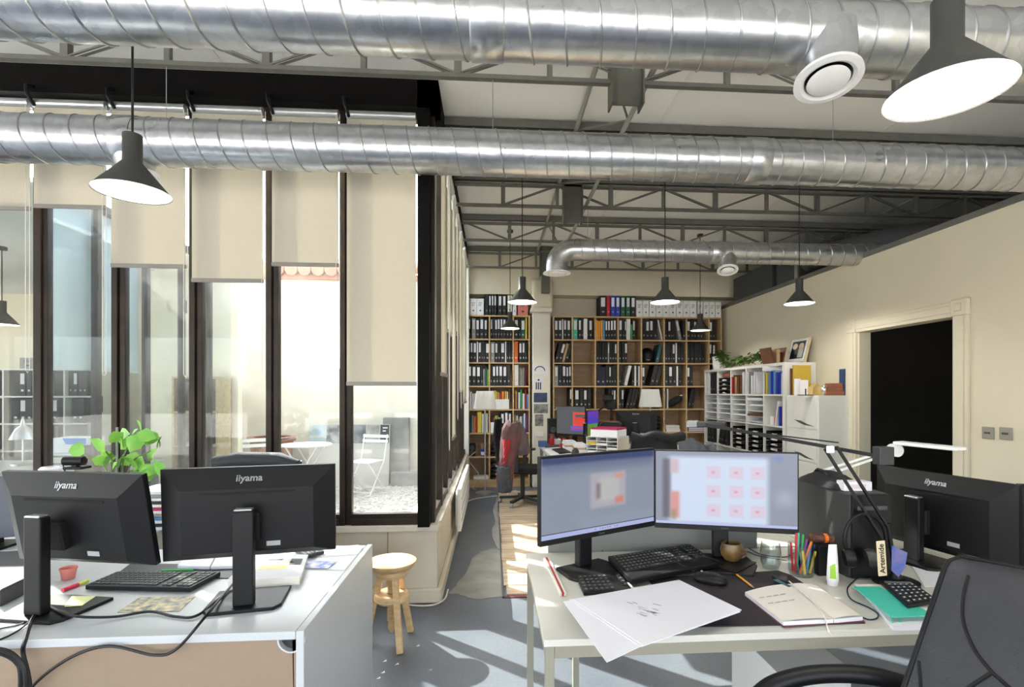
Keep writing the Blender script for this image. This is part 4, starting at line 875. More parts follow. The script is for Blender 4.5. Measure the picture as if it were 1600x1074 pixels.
x0, x1 = -3.5, -3.02
for x in (x0, x1-.02): bx(x, x+.02, 5.85, 6.15, .5, 1.62).build('side_panel', 'pine', t)
for z in (.5, .85, 1.22, 1.6): bx(x0+.02, x1-.02, 5.85, 6.15, z, z+.02).build('shelf_board', 'pine', t)
bx(x0, x1, 6.14, 6.15, .5, 1.6).build('back_panel', 'pinedk', t)
bx(x0, x1, 5.86, 6.15, 0, .5).build('base_cupboard', 'pine', t)
fill(x0+.2, .871, 5.862, 'w7 w7 K5', 'middle shelf of the narrow wooden shelf', 'files in the left wing')
fill(x0+.03, 1.241, 5.862, 'K7> K6 _6 E4', 'upper shelf of the narrow wooden shelf', 'files in the left wing')
# desk in the left wing with paper box, papers, lamp
t = thing('white_table', 'pale table inside the left wing behind the glass', 'table', (-4.4, 5.0, 0))
bx(-5.3, -3.4, 4.7, 5.6, .72, .75).build('tabletop', 'deskL', t)
for x in (-5.25, -3.5):
    for y in (4.75, 5.5): bx(x, x+.05, y, y+.05, 0, .72).build('leg', 'greige', t)
z = .751; q = PD(108, 694, 4.8)
paper_pile('stacked papers and trays under the blue paper box', q.x-.17, q.x+.2, q.y-.02, q.y+.3, z, 7, ['paper', 'grey', 'paper', 'paper2'], .018, seed=9, a=.02)
zc_ = z+.128; t = thing('paper_carton', 'white carton with a blue label on the papers behind the glass', 'box', (q.x, q.y, zc_))
bx(q.x-.15, q.x+.15, q.y, q.y+.22, zc_, zc_+.13).build('carton', 'paper', t, bevel=.003); bx(q.x-.157, q.x+.157, q.y-.007, q.y+.227, zc_+.08, zc_+.14).build('lid', 'paper', t, bevel=.003)
MB().prism([(q.x-.02, zc_+.082), (q.x+.155, zc_+.082), (q.x+.155, zc_+.138), (q.x-.05, zc_+.138)], q.y-.012, q.y-.007, Matrix(((1, 0, 0, 0), (0, 0, 1, 0), (0, 1, 0, 0), (0, 0, 0, 1)))).build('blue_label', mat('label_blue', (50, 120, 210), .5), t)
p = PD(36, 690, 4.9); t = thing('desk_lamp', 'small silver desk lamp behind the glass at the far left', 'lamp', (p.x, p.y, z))
MB().lathe([(.0, 0), (.09, 0), (.09, .02), (.01, .03)], (p.x, p.y, z), 24).build('base', 'alu', t); MB().cyl((p.x, p.y, z), (p.x, p.y, 1.2), .008).build('pole', 'alu', t)
MB().lathe([(.1, 0), (.055, .1), (.02, .13), (.008, .2), (0, .2)], (p.x, p.y, 1.0), 24).build('lamp_shade', 'alu', t, smooth=True)
p = PD(154, 715, 4.35); t = thing('swivel_chair', 'dark swivel chair behind the glass beside the carton', 'chair', (p.x, p.y, 0))
MB().grid(lambda u, v: Vector((p.x-.2+.4*u, p.y-.04*math.sin(u*math.pi), .55+.45*v)), 8, 6, .05).build('backrest', 'blackm', t, bevel=.01)
MB().cyl((p.x, p.y-.2, .06), (p.x, p.y-.2, .45), .03).build('gas_column', 'black', t); bx(p.x-.2, p.x+.2, p.y-.4, p.y-.03, .44, .52).build('seat', 'blackm', t, bevel=.03)
for k in range(5): a_ = k*1.2566; MB().bar((p.x, p.y-.2, .09), (p.x+.24*math.cos(a_), p.y-.2+.24*math.sin(a_), .05), .04, .03).build('foot', 'black', t)
t = thing('sofa', 'red and dark sofa low behind the glass at the far left', 'sofa', (-4.4, 4.1, 0))
bx(-5.2, -3.75, 3.9, 4.1, .3, .98).build('back_cushion', 'cloth_dk', t, bevel=.05); bx(-5.2, -3.75, 3.84, 3.9, .9, 1.02).build('red_blanket', 'red', t, bevel=.02); bx(-5.2, -3.75, 3.84, 4.12, .0, .3).build('frame', 'red', t)
t = thing('brown_cupboard', 'tall brown wooden cupboard behind the glass at the far left', 'cupboard', (-5.9, 5.3, 0))
bx(-6.75, -5.5, 5.2, 5.6, 0, 1.95).build('carcass', wood('dark_cupboard', (120, 80, 56), (90, 58, 40), 2, .5, (12, 12, 1)), t)
for x in (-6.73, -6.11): bx(x, x+.6, 5.18, 5.2, .05, 1.9).build('door', 'dark_cupboard' if False else _m['dark_cupboard'], t, bevel=.005)
# ---------------------------------------------------------------- courtyard furniture
def bistro_chair(lb, loc, rz):
    t = thing('bistro_chair', lb, 'chair', (0, 0, 0), 'white folding bistro chairs'); w = .19
    for s_ in (-1, 1):
        MB().tube([(w*s_, .2, 0), (w*s_, -.16, .45), (w*s_, -.25, .82)], .009, 6).build('frame_leg', 'whitep', t); MB().tube([(w*s_*.9, -.22, 0), (w*s_*.9, .2, .45)], .009, 6).build('frame_leg', 'whitep', t)
    for k in range(6): bx(-w, w, -.17+.066*k, -.12+.066*k, .45, .462).build('seat_slat', 'whitep', t)
    for z, y in ((.72, -.232), (.79, -.248)): bx(-w-.02, w+.02, y-.006, y+.006, z-.022, z+.022).build('back_slat', 'whitep', t)
    for y, z in ((.17, .04), (-.19, .04)): MB().cyl((-w, y, z), (w, y, z), .006, n=6).build('stretcher', 'whitep', t)
    t.location = loc; t.rotation_euler = (0, 0, rz); return t
p = PD(572, 752, 7.3); bistro_chair('white folding bistro chair right of the round table in the courtyard', (p.x, p.y, .012), R(160))
p = PD(408, 760, 6.7); bistro_chair('white folding bistro chair left of the round table in the courtyard', (p.x, p.y, .012), R(215))
p = PD(478, 694, 6.9); t = thing('bistro_table', 'round white folding table on the courtyard gravel', 'table', (p.x, p.y, .012)); zt_ = p.z
MB().lathe([(0, 0), (.33, 0), (.335, .008), (.33, .02), (0, .02)], (p.x, p.y, zt_-.02), 40).build('tabletop', 'whitep', t, smooth=True)
for s_ in (-1, 1):
    for q in (-1, 1): MB().cyl((p.x+.22*s_, p.y+.18*q, .012), (p.x-.2*s_, p.y+.18*q, zt_-.02), .011, n=8).build('leg', 'whitep', t)
MB().cyl((p.x, p.y-.18, .36), (p.x, p.y+.18, .36), .008).build('pivot', 'whitep', t)
# planter
p = PD(425, 683, 7.6); t = thing('wooden_planter', 'weathered pink and ochre octagonal wooden planter by the courtyard wall', 'planter', (p.x, p.y, .012)); r0 = .3
mw = wood('weathered_planter', (196, 150, 116), (150, 96, 74), 3, .8, (6, 6, 1.5)); n_ = 16
for k in range(n_):
    a0 = 2*math.pi*k/n_; a1 = 2*math.pi*(k+.96)/n_; P_ = []
    for z, r in ((.02, .24), (p.z-.05, .29)): P_ += [(p.x+r*math.cos(a0), p.y+r*math.sin(a0), z), (p.x+r*math.cos(a1), p.y+r*math.sin(a1), z), (p.x+(r-.03)*math.cos(a1), p.y+(r-.03)*math.sin(a1), z), (p.x+(r-.03)*math.cos(a0), p.y+(r-.03)*math.sin(a0), z)]
    MB().add(P_, [(0, 3, 2, 1), (4, 5, 6, 7), (0, 1, 5, 4), (1, 2, 6, 5), (2, 3, 7, 6), (3, 0, 4, 7)]).build('stave', mw, t)
MB().lathe([(.27, -.06), (.34, -.055), (.35, -.03), (.33, -.012), (.36, 0), (.3, .01), (.27, 0)], (p.x, p.y, p.z), 8).build('rim', mat('pink_wood', (186, 136, 118), .8, noise=.2), t)
MB().lathe([(0, -.05), (.28, -.05)], (p.x, p.y, p.z), 16).build('soil', 'dkgrey', t)
# leaning poster panel
a = PY(485, 664, 8.12); b = PY(610, 757, 8.12)
t = thing('display_panel', 'large grey display panel with interior photos leaning on the courtyard wall', 'panel', ((a.x+b.x)/2, 8.05, .012)); hh = a.z; mm = Matrix.Translation((a.x, 7.98, .012)) @ Matrix.Rotation(R(-7), 4, 'X'); wd = b.x-a.x
MB().box(0, wd, 0, .02, 0, hh, mm).build('board', mat('panel_grey', (200, 196, 188), .6), t)
for (f0, f1, g0, g1, m_) in ((.0, .2, .69, .99, mat('photo_sky', (150, 190, 214), .5, rgb2=(196, 190, 176), nscale=5)), (.21, .4, .69, .99, mat('photo_dark', (96, 100, 108), .5, rgb2=(190, 190, 190), nscale=9)), (.41, .7, .69, .99, mat('photo_grey', (150, 150, 150), .5, rgb2=(90, 92, 96), nscale=7)), (.71, .87, .69, .99, mat('photo_pale', (204, 198, 190), .5, rgb2=(150, 146, 140), nscale=6)), (.88, .99, .69, .99, 'dkgrey')):
    MB().box(wd*f0, wd*f1, -.002, 0, hh*g0, hh*g1, mm).build('photo', m_, t)
for k, (z0, w_) in enumerate(((.93, .06), (.88, .04), (.72, .05))): MB().box(wd*.91, wd*(.91+w_), -.003, -.002, hh*z0, hh*(z0+.02), mm).build('caption_line', 'paper', t)
# concrete blocks along the wall
for i, (u0, u1, y, h) in enumerate(((612, 655, 8.0, .22), (600, 640, 8.2, 1.05))):
    a = PY(u0, 750, y); b = PY(u1, 750, y); tag(bx(a.x, b.x, y-.08, y+.07, .012, h).build('concrete_slab', 'concrete', bevel=.01), ['low concrete block on the gravel by the courtyard corner', 'upright concrete slab against the courtyard wall'][i], 'block')
random.seed(8)
for i, (u, v) in enumerate(((538, 757), (592, 758), (563, 758), (647, 757))):
    p = PZ(u, v, .01); t = thing('weed_tuft', 'small green weed tuft on the gravel, %s from the left' % ORD[i], 'plant', p); lf = MB()
    for k in range(26): leaf(lf, p+Vector((random.uniform(-.12, .12), random.uniform(-.05, .05), random.uniform(0, .05))), random.uniform(.04, .08), .02, random.uniform(0, 6.28), random.uniform(-1.2, 0))
    lf.build('leaves', 'leafd', t)
# ================================================================ FOREGROUND DESKS
DL = .72; DR = .74
def quad(name, uv, z0, h, m, par=None, bevel=0, **k):
    P_ = [PZ(u, v, z0) for u, v in uv]; return MB().prism([(p.x, p.y) for p in P_], z0, z0+h).build(name, m, par, bevel=bevel)
# ---- left desk
t = thing('office_desk', 'white desk with a beige front panel at the lower left', 'desk', (-1.6, 2.05, 0))
bx(-2.75, -.6, 1.605, 2.49, DL-.025, DL).build('desktop', 'deskL', t, bevel=.002)
pts = [(-2.75, 0), (-.60, 0), (-.60, .694), (-.612, .694)]
cxn = PY(455, 990, 1.61).x
pts += [(cxn+.038*math.cos(R(a)), .694-.038*abs(math.sin(R(a)))) for a in range(0, -181, -20)] + [(-2.75, .694)]
MB().prism(pts, 0, .018, Matrix(((1, 0, 0, 0), (0, 0, 1, 1.612), (0, 1, 0, 0), (0, 0, 0, 1)))).build('front_panel', 'beige', t)
MB().prism([(cxn+q*math.cos(R(a)), .694-q*abs(math.sin(R(a)))) for q, rng in ((.042, range(0, -181, -15)), (.037, range(-180, 1, 15))) for a in rng], 0, .02, Matrix(((1, 0, 0, 0), (0, 0, 1, 1.609), (0, 1, 0, 0), (0, 0, 0, 1)))).build('grommet_rim', 'deskL', t)
bx(-.599, -.575, 1.605, 2.5, 0, DL+.001).build('side_panel', 'deskL', t, bevel=.002)
bx(-2.75, -2.73, 1.63, 2.49, 0, DL-.026).build('side_panel', 'deskL', t)
# second desk behind, partly hidden
t = thing('office_desk', 'white desk behind the left monitors, below the window sill', 'desk', (-1.9, 3.0, 0))
bx(-3.2, -1.75, 2.52, 3.4, .695, .72).build('desktop', 'deskL', t, bevel=.002)
for x in (-3.15, -1.8):
    for y in (2.56, 3.32): bx(x, x+.04, y, y+.04, 0, .695).build('leg', 'greige', t)
# ---- right desk
X0 = .146; X1 = 1.46
t = thing('office_desk', 'white desk with slim metal legs under the two lit screens', 'desk', (.8, 1.85, 0))
DK = t
bx(X0, X1, 1.457, 2.25, DR-.02, DR).build('desktop', 'deskR', t, bevel=.0015)
for y in (1.462, 2.22): bx(X0+.0315, X1-.0305, y, y+.024, DR-.055, DR-.0205).build('apron', 'greige', t)
for x in (X0+.004, X1-.03): bx(x, x+.024, 1.486, 2.22, DR-.055, DR-.0205).build('apron', 'greige', t)
for x in (X0+.004, X1-.03):
    for y in (1.462, 2.22): bx(x, x+.027, y, y+.027, 0, DR-.0205).build('leg', 'greige', t, bevel=.002)
t = thing('office_desk', 'white desk at the right edge under the monitor seen from behind', 'desk', (2.2, 1.9, 0))
bx(1.47, 3.0, 1.457, 2.9, DR-.02, DR).build('desktop', 'deskR', t, bevel=.0015)
for y in (1.475, 2.85): bx(1.505, 2.955, y+.01, y+.034, DR-.055, DR-.0205).build('apron', 'greige', t)
for x in (1.476, 2.96):
    for y in (1.462, 2.86): bx(x, x+.027, y, y+.027, 0, DR-.0205).build('leg', 'greige', t)
t = thing('office_desk', 'white desk behind the two lit screens carrying the black computer', 'desk', (.8, 2.6, 0))
bx(.35, X1, 2.275, 3.0, DR-.02, DR).build('desktop', 'deskR', t, bevel=.0015)
for x in (.36, X1-.03):
    for y in (2.28, 2.96): bx(x, x+.027, y, y+.027, 0, DR-.0205).build('leg', 'greige', t)

tag(bx(.245, 1.2, 2.254, 2.27, .35, .97).build('desk_divider', mat('divider_grey', (126, 126, 122), .8)), 'grey divider panel between the desks behind the lit screens', 'divider')
# low white cabinet under the desk
a = PD(1330, 1047, 1.86); b = PZ(1177, 1013, a.z)
t = thing('pedestal', 'low white pedestal on the floor under the right desk, sunlit top', 'cabinet', ((b.x+a.x)/2, a.y+.2, 0))
bx(b.x, a.x, a.y, a.y+.36, .0, a.z-.018).build('carcass', 'white', t, bevel=.002); bx(b.x-.004, a.x+.004, a.y-.012, a.y+.37, a.z-.0175, a.z).build('top_board', 'white', t, bevel=.002)
for k in range(2): d_ = bx(b.x+.01, a.x-.01, a.y-.012, a.y, .02+.17*k, .18+.17*k if k == 0 else a.z-.03).build('drawer', 'white', t)
# ---------------------------------------------------------------- monitors
def make_monitor(label, screen=None, w=.54, h=.322, lift=.16, tilt=0, logo=True, neck_y=.085, base='rect', webcam=False, stickers=True, nx=0, nh=0):
    """local frame: screen faces -Y, base on z=0 below panel centre"""
    t = thing('monitor', label, 'monitor')
    T = Matrix.Translation((0, 0, lift+h/2)) @ Matrix.Rotation(R(tilt), 4, 'X') @ Matrix.Translation((0, 0, -h/2))
    MB().box(-w/2, w/2, -.012, .008, 0, h, T).build('bezel', 'black', t, bevel=.002)
    sc = MB().box(-w/2+.005, w/2-.005, -.0128, -.012, .021, h-.005, T).build('screen', screen or mat('dark_screen', (14, 15, 18), .15), t)
    hw, hh = w/2, h
    i = .07; v = [(-hw, .008, 0), (hw, .008, 0), (hw, .008, hh), (-hw, .008, hh), (-hw+i, .045, .03), (hw-i, .045, .03), (hw-i, .045, hh-.07), (-hw+i, .045, hh-.07)]
    MB().add(v, [(4, 5, 6, 7)[::-1], (0, 1, 5, 4), (1, 2, 6, 5), (2, 3, 7, 6), (3, 0, 4, 7), (0, 3, 2, 1)], T).build('rear_housing', 'black', t, bevel=.002)
    MB().box(-.15, .15, .0445, .047, hh-.088, hh-.08, T).build('vent_slot', 'blackm', t)
    MB().box(nx-.04, nx+.04, .03, .07, .07, .17, T).build('mount', 'blackm', t, bevel=.006)
    if stickers:
        MB().box(-.1, -.055, .0452, .0458, .045, .062, T).build('sticker', mat('silver_label', (168, 170, 172), .5), t)
    nw = .032
    MB().box(nx-nw, nx+nw, neck_y-.015, neck_y+.02, .012, lift+.185+nh).build('neck', 'black', t, bevel=.005)
    MB().box(nx-nw+.004, nx+nw-.004, neck_y-.012, neck_y+.021, lift+.185+nh, lift+.192+nh).build('neck_cap', 'alu', t, bevel=.003)
    if base == 'rect': MB().prism([(nx-.12, -.05), (nx+.12, -.05), (nx+.12, .12), (nx+.1, .15), (nx-.1, .15), (nx-.12, .12)], 0, .012).build('base', 'black', t, bevel=.003)
    else: MB().prism([(-.09, -.1), (.09, -.1), (.13, .02), (.11, .14), (-.11, .14), (-.13, .02)], 0, .012).build('base', 'black', t, bevel=.004)
    if logo:
        m_ = T @ Matrix.Translation((0, .0282, hh-.036)) @ Matrix.Rotation(R(180), 4, 'Z') @ Matrix.Rotation(R(90-28.5+.0), 4, 'X')
        text('iiyama', 'logo', mat_name('logo_silver', (170, 172, 175)), t, .034, m_, .0012)
        text('iiyama', 'front_logo', 'dkgrey', t, .012, T @ Matrix.Translation((0, -.0125, .011)) @ Matrix.Rotation(R(90), 4, 'X'), .0002)
    if webcam:
        wc = MB().tube([(-.035, 0, hh+.03), (-.03, 0, hh+.03), (.03, 0, hh+.03), (.035, 0, hh+.03)], [.012, .019, .019, .012], 16).build('webcam', 'black', t, smooth=True)
        MB().box(-.025, .025, -.014, .03, hh, hh+.012).build('webcam_clip', 'black', wc); wc.matrix_world = T; 
    return t
def mat_name(n_, rgb): M[n_] = mat(n_, rgb, .35, .6); return n_
def put_monitor(t, pl_, pr_, zdesk):
    """pl_, pr_: world xy of the panel's left/right end as seen from its front or back in the picture"""
    return t
def cw(xc, yc): return Vector((xc*_c+yc*_s, -xc*_s+yc*_c, 0))
scrL = screen_mat('display_left', (142, 150, 166), [(0, 1, .9, 1, .02, (40, 54, 100), .9), (0, 1, .8, .95, .06, (70, 84, 128), .55), (.4, .72, .3, .75, .02, (176, 174, 184), .9), (.48, .66, .38, .68, .03, (188, 190, 186), .8), (.45, .49, .42, .62, .02, (120, 96, 92), .7), (.62, .7, .33, .42, .02, (214, 120, 100), .8), (.62, .7, .66, .72, .02, (220, 140, 120), .7), (.3, 1, .0, .2, .05, (150, 160, 178), .5), (0, 1, -.05, .055, .004, (176, 184, 226), 1), (0, 1, .058, .066, .002, (20, 24, 60), 1), (.0, 1, .985, 1.05, .003, (14, 20, 44), 1)]
    + [(.44+.022*k, .448+.022*k, .022, .036, .002, [(60, 110, 220), (210, 210, 216), (200, 120, 60), (70, 70, 90), (60, 160, 90), (200, 70, 60)][k % 6], 1) for k in range(10)], .56)
scrR = screen_mat('display_right', (148, 154, 172), [(.1, .8, .02, .93, .03, (208, 222, 244), 1), (.05, .11, .08, .9, .02, (88, 84, 96), .8), (.11, .17, .7, .9, .02, (206, 176, 180), .8), (.11, .175, .08, .45, .02, (220, 120, 96), .75), (.11, .15, .05, .2, .02, (130, 140, 90), .6)]
    + [(x0, x0+.1, z0, z0+.17, .012, (226, 190, 206), .55) for x0 in (.37, .53, .68) for z0 in (.64, .38, .12)] + [(x0+.035, x0+.06, z0+.07, z0+.1, .01, (230, 110, 120), .6) for x0 in (.37, .53, .68) for z0 in (.64, .38, .12)]
    + [(.86, .97, .3, .5, .06, (190, 196, 212), .5), (.84, .9, .9, .96, .03, (90, 120, 220), .5), (0, 1, -.05, .035, .004, (190, 198, 240), 1)], .56)
def place_mon(t, e0, e1, zdesk, back):
    """e0 -> e1: panel ends from image left to image right (camera frame xc, yc)"""
    a = cw(*e0); b = cw(*e1); c = (a+b)/2; d = b-a; ang = math.atan2(d.y, d.x)
    t.location = (c.x, c.y, zdesk); t.rotation_euler = (0, 0, ang+(math.pi if back else 0)); return t
place_mon(make_monitor('lit monitor on the left of the right desk, blurred grey-blue picture', scrL, w=.565, lift=.157, neck_y=.1, base='r'), (.034, 1.83), (.52, 2.13), DR, False)
place_mon(make_monitor('lit monitor on the right of the pair, blurred pale picture with pink tiles', scrR, w=.55, lift=.15, neck_y=.1, base='r'), (.525, 2.13), (1.066, 2.02), DR, False)
place_mon(make_monitor('black monitor from behind, second from left on the left desk', None, w=.56, lift=.145, neck_y=.1, tilt=-4), (-1.255, 1.76), (-.716, 1.9), DL, True)
place_mon(make_monitor('black monitor from behind, leftmost on the left desk, webcam on top', None, w=.54, lift=.14, neck_y=.1, tilt=-10, nx=.045), (-1.80, 1.79), (-1.265, 1.72), DL, True)
place_mon(make_monitor('black monitor from behind at the right, beside the office chair', None, w=.54, lift=.05, neck_y=.08, nx=.05, nh=.035), (1.63, 2.36), (1.785, 1.88), DR, True)
place_mon(make_monitor('black monitor cut by the right edge of the picture', None, w=.54, lift=.05, neck_y=.08), (1.83, 1.88), (2.3, 1.75), DR, True)
# webcam
p = PD(119, 733, 1.79); t = thing('webcam', 'black webcam clipped on the leftmost monitor', 'webcam', (p.x, p.y, DL+.46))
zz = DL+.14+.32
MB().tube([(p.x-.038, p.y-.005, zz+.03), (p.x-.034, p.y-.005, zz+.03), (p.x+.03, p.y-.005, zz+.03), (p.x+.034, p.y-.005, zz+.03)], [.01, .016, .016, .01], 16).build('camera_body', 'black', t, smooth=True)
bx(p.x-.03, p.x+.03, p.y-.02, p.y+.03, zz+.001, zz+.01).build('clip', 'black', t, bevel=.002); bx(p.x-.008, p.x+.008, p.y-.01, p.y+.006, zz+.01, zz+.02).build('neck', 'black', t)
cable('webcam_cable', 'thin black cable of the webcam curving down behind the leftmost monitor', [(p.x-.035, p.y+.0, zz+.03), (p.x-.07, p.y+.03, zz+.02), (p.x-.09, p.y+.07, zz-.03), (p.x-.09, p.y+.09, zz-.2)], .0022)
# ---------------------------------------------------------------- things on the left desk
def keyboard(label, corners, z, h=.018, cols=21, rows=6, m='black', keym='softblack', keyarea=(.02, .98, .06, .94), light=False):
    """corners: far-left, far-right, near-right, near-left in world xy"""
    fl_, fr_, nr_, nl_ = [Vector((p.x, p.y)) for p in corners]
    t = thing('keyboard', label, 'keyboard', ((fl_.x+nr_.x)/2, (fl_.y+nr_.y)/2, z))
    MB().prism([tuple(q) for q in (nl_, nr_, fr_, fl_)], z+.0005, z+h).build('body', m, t, bevel=.003)
    k_ = MB(); x0, x1, y0, y1 = keyarea
    def P(u, v): return nl_.lerp(nr_, u).lerp(fl_.lerp(fr_, u), v)
    lg = MB()
    for r in range(rows):
        for c in range(cols):
            if c in (int(cols*.71), int(cols*.82)) or (r == 0 and 5 < c < 10 and c != 6): continue
            u0 = x0+(x1-x0)*(c+.1)/cols; u1 = x0+(x1-x0)*(c+.9)/cols; v0 = y0+(y1-y0)*(r+.12)/rows; v1 = y0+(y1-y0)*(r+.88)/rows
            if r == 0 and c == 6: u1 = x0+(x1-x0)*9.9/cols
            k_.prism([tuple(P(u0, v0)), tuple(P(u1, v0)), tuple(P(u1, v1)), tuple(P(u0, v1))], z+h, z+h+.004)
            if light: um = (u0+u1)/2; vm = (v0+v1)/2; du = (u1-u0)*.11; dv = (v1-v0)*.11; lg.prism([tuple(P(um-du, vm-dv)), tuple(P(um+du, vm-dv)), tuple(P(um+du, vm+dv)), tuple(P(um-du, vm+dv))], z+h+.004, z+h+.0044)
    stuff(k_.build('keys', keym, t))
    if light: stuff(lg.build('key_legends', 'grey', t))
    return t
C4 = lambda pts, z: [PZ(u, v, z) for u, v in pts]
t = quad('desk_mat', [(205, 881), (368, 885), (372, 905), (176, 903)], DL+.0005, .003, 'softblack'); tag(t, 'dark grey mat under the notebook on the left desk', 'mat')
keyboard('black keyboard on the left desk between the two monitors', C4([(183, 902), (345, 902), (297, 928), (133, 924)], DL), DL+.004)
t = thing('notebook', 'open white notebook behind the second monitor on the left desk', 'notebook', PZ(320, 880, DL))
quad('left_page', [(293, 872), (336, 875), (328, 891), (277, 890)], DL+.004, .016, 'paper', t, .003); quad('right_page', [(337, 875), (380, 872), (372, 889), (329, 891)], DL+.004, .014, 'paper', t, .003)
tag(MB().cyl(PZ(253, 897, DL)+Vector((0, 0, .012)), PZ(303, 896, DL)+Vector((0, 0, .012)), .0055, n=10).build('pen', 'brgreen', smooth=True), 'green pen on the dark mat of the left desk', 'pen')
M['postcard'] = mat('colourful_postcard', (90, 100, 110), .5, rgb2=(214, 196, 150), nscale=40)
tag(quad('postcard', [(218, 934), (305, 933), (280, 956), (183, 958)], DL+.0005, .0015, 'postcard'), 'colourful crowded picture card in front of the left keyboard', 'card')
t = thing('illustrated_book', 'thick white book with a yellow drawing beside the second monitor', 'book', PZ(425, 905, DL))
bp_ = [(365, 902), (405, 882), (483, 882), (472, 917), (358, 926)]
quad('pages', [(398, 878), (480, 880), (468, 914), (356, 922)], DL+.001, .03, 'paper2', t); P_ = [PZ(u, v, DL+.032) for u, v in [(400, 868), (482, 866), (470, 900), (356, 910)]]
P_ = [PZ(u, v, DL) for u, v in [(398, 878), (480, 880), (468, 914), (356, 922)]]
def inset(P_, f0, f1, g0, g1):
    a, b, c, d = [Vector((p.x, p.y)) for p in P_]
    q = lambda f, g: tuple(d.lerp(c, f).lerp(a.lerp(b, f), g)); return [q(f0, g0), q(f1, g0), q(f1, g1), q(f0, g1)]
MB().prism(inset(P_, -.02, 1.02, -.02, 1.02), DL+.0312, DL+.034).build('cover', 'paper', t)
for f0, f1, g0, g1, m_ in ((.3, .75, .35, .55, 'yellow'), (.05, .2, .1, .3, 'yellow'), (.75, .95, .5, .8, 'dkgrey'), (.35, .6, .7, .78, 'dkgrey'), (.55, .8, .6, .66, 'amber')): MB().prism(inset(P_, f0, f1, g0, g1), DL+.034, DL+.0344).build('cover_print', m_, t)
tag(quad('mouse_pad', [(445, 905), (480, 905), (470, 925), (440, 928)], DL+.0005, .0, 'ltblue') if False else quad('blue_folder', [(415, 918), (447, 920), (440, 932), (404, 931)], DL+.0005, .002, mat('pale_blue_card', (170, 184, 200), .7)), 'pale blue card beside the base of the second monitor', 'card')
random.seed(4)
for i, (pts, lb) in enumerate((([(470, 862), (560, 852), (575, 856), (560, 868), (500, 872)], 'white sheet topmost at the sunlit far corner of the left desk'), ([(500, 868), (568, 858), (540, 892), (478, 890)], 'white printed sheet at the right edge of the left desk'))):
    pp = [PZ(u, v, DL) for u, v in pts]; pp = [(min(p.x, -.605), p.y if p.y < 2.485 else 2.485) for p in pp]
    tag(MB().prism(pp, DL+.0005+.002*(1-i), DL+.002+.002*(1-i)).build('paper_sheet', 'paper'), lb, 'paper')
tag(quad('printed_flyer', [(482, 877), (525, 878), (512, 889), (476, 888)], DL+.005, .001, mat('flyer_blue', (70, 110, 200), .5, rgb2=(236, 230, 220), nscale=30)), 'blue printed flyer on the papers of the left desk', 'paper')
def calculator(lb, corners, z, rows=5, cols=5, h=.014, m='black', km='softblack'):
    t = thing('calculator', lb, 'calculator', (sum(p.x for p in corners)/4, sum(p.y for p in corners)/4, z))
    MB().prism([(p.x, p.y) for p in corners], z+.0005, z+h).build('body', m, t, bevel=.002)
    MB().prism(inset(corners, .08, .92, .76, .93), z+h, z+h+.001).build('display', mat('lcd', (120, 130, 122), .3), t)
    for r in range(rows):
        for c in range(cols): MB().prism(inset(corners, .06+.18*c, .2+.18*c, .05+.135*r, .15+.135*r), z+h, z+h+.003).build('key', km, t); MB().prism(inset(corners, .1+.18*c, .16+.18*c, .085+.135*r, .115+.135*r), z+h+.003, z+h+.0033).build('key_legend', 'whitep', t)
    return t
calculator('grey calculator on the papers of the left desk, sunlit', C4([(458, 864), (490, 860), (507, 868), (475, 876)], DL), DL+.006, km='grey', m='softblack', rows=4, cols=4)
t = thing('small_pot', 'small salmon coloured pot behind the leftmost monitor neck', 'pot', PZ(107, 908, DL)); p = PZ(107, 905, DL)
MB().lathe([(0, 0), (.02, 0), (.027, .042), (.024, .042), (.02, .01), (0, .01)], (p.x, p.y, DL+.001), 20).build('pot_body', 'pink', t, smooth=True); MB().lathe([(.027, .038), (.0285, .038), (.0285, .044), (.027, .044)], (p.x, p.y, DL+.001), 20).build('rim', 'pink', t)
a = PZ(98, 926, DL); b = PZ(122, 917, DL); c = PZ(138, 911, DL); up = Vector((0, 0, .008))
t = thing('highlighter', 'pink and yellow highlighter lying beside the leftmost monitor', 'marker', a); MB().cyl(a+up, b+up, .007).build('barrel', mat('hot_pink', (232, 50, 90), .4), t, smooth=True); MB().cyl(b+up, c+up, .006).build('cap', mat('neon_yellow', (226, 236, 70), .4), t, smooth=True)
t = thing('laptop_dock', 'dark flat box at the far left corner of the left desk', 'device', (-1.95, 1.9, DL)); P_ = [PZ(u, v, DL) for u, v in [(0, 950), (62, 918), (62, 880), (-80, 890)]]
MB().prism([(p.x, p.y) for p in P_], DL+.001, DL+.06).build('case', 'softblack', t, bevel=.004)
t = thing('dark_monitor', 'dark blue-grey screen at the far left edge behind the leftmost monitor', 'monitor', (-2.4, 2.3, DL))
MB().box(-.28, .28, -.01, .02, .04, .33, Matrix.Translation(PD(-20, 820, 2.4).xy.to_3d()+Vector((-.0, 0, DL))) @ Matrix.Rotation(R(25), 4, 'Z')).build('panel', mat('bluegrey_plastic', (84, 88, 100), .5), t, bevel=.006)
q = PD(-20, 820, 2.4); bx(q.x-.1, q.x+.1, q.y-.08, q.y+.1, DL, DL+.012).build('base', 'black', t); bx(q.x-.03, q.x+.03, q.y+.02, q.y+.05, DL+.01, DL+.2).build('neck', 'black', t)
tag(quad('sticky_note', [(112, 932), (150, 932), (128, 947), (100, 949)], DL+.0135, .001, mat('note_yellow', (226, 226, 170), .8)), 'pale yellow sticky note on the base of the leftmost monitor', 'note')
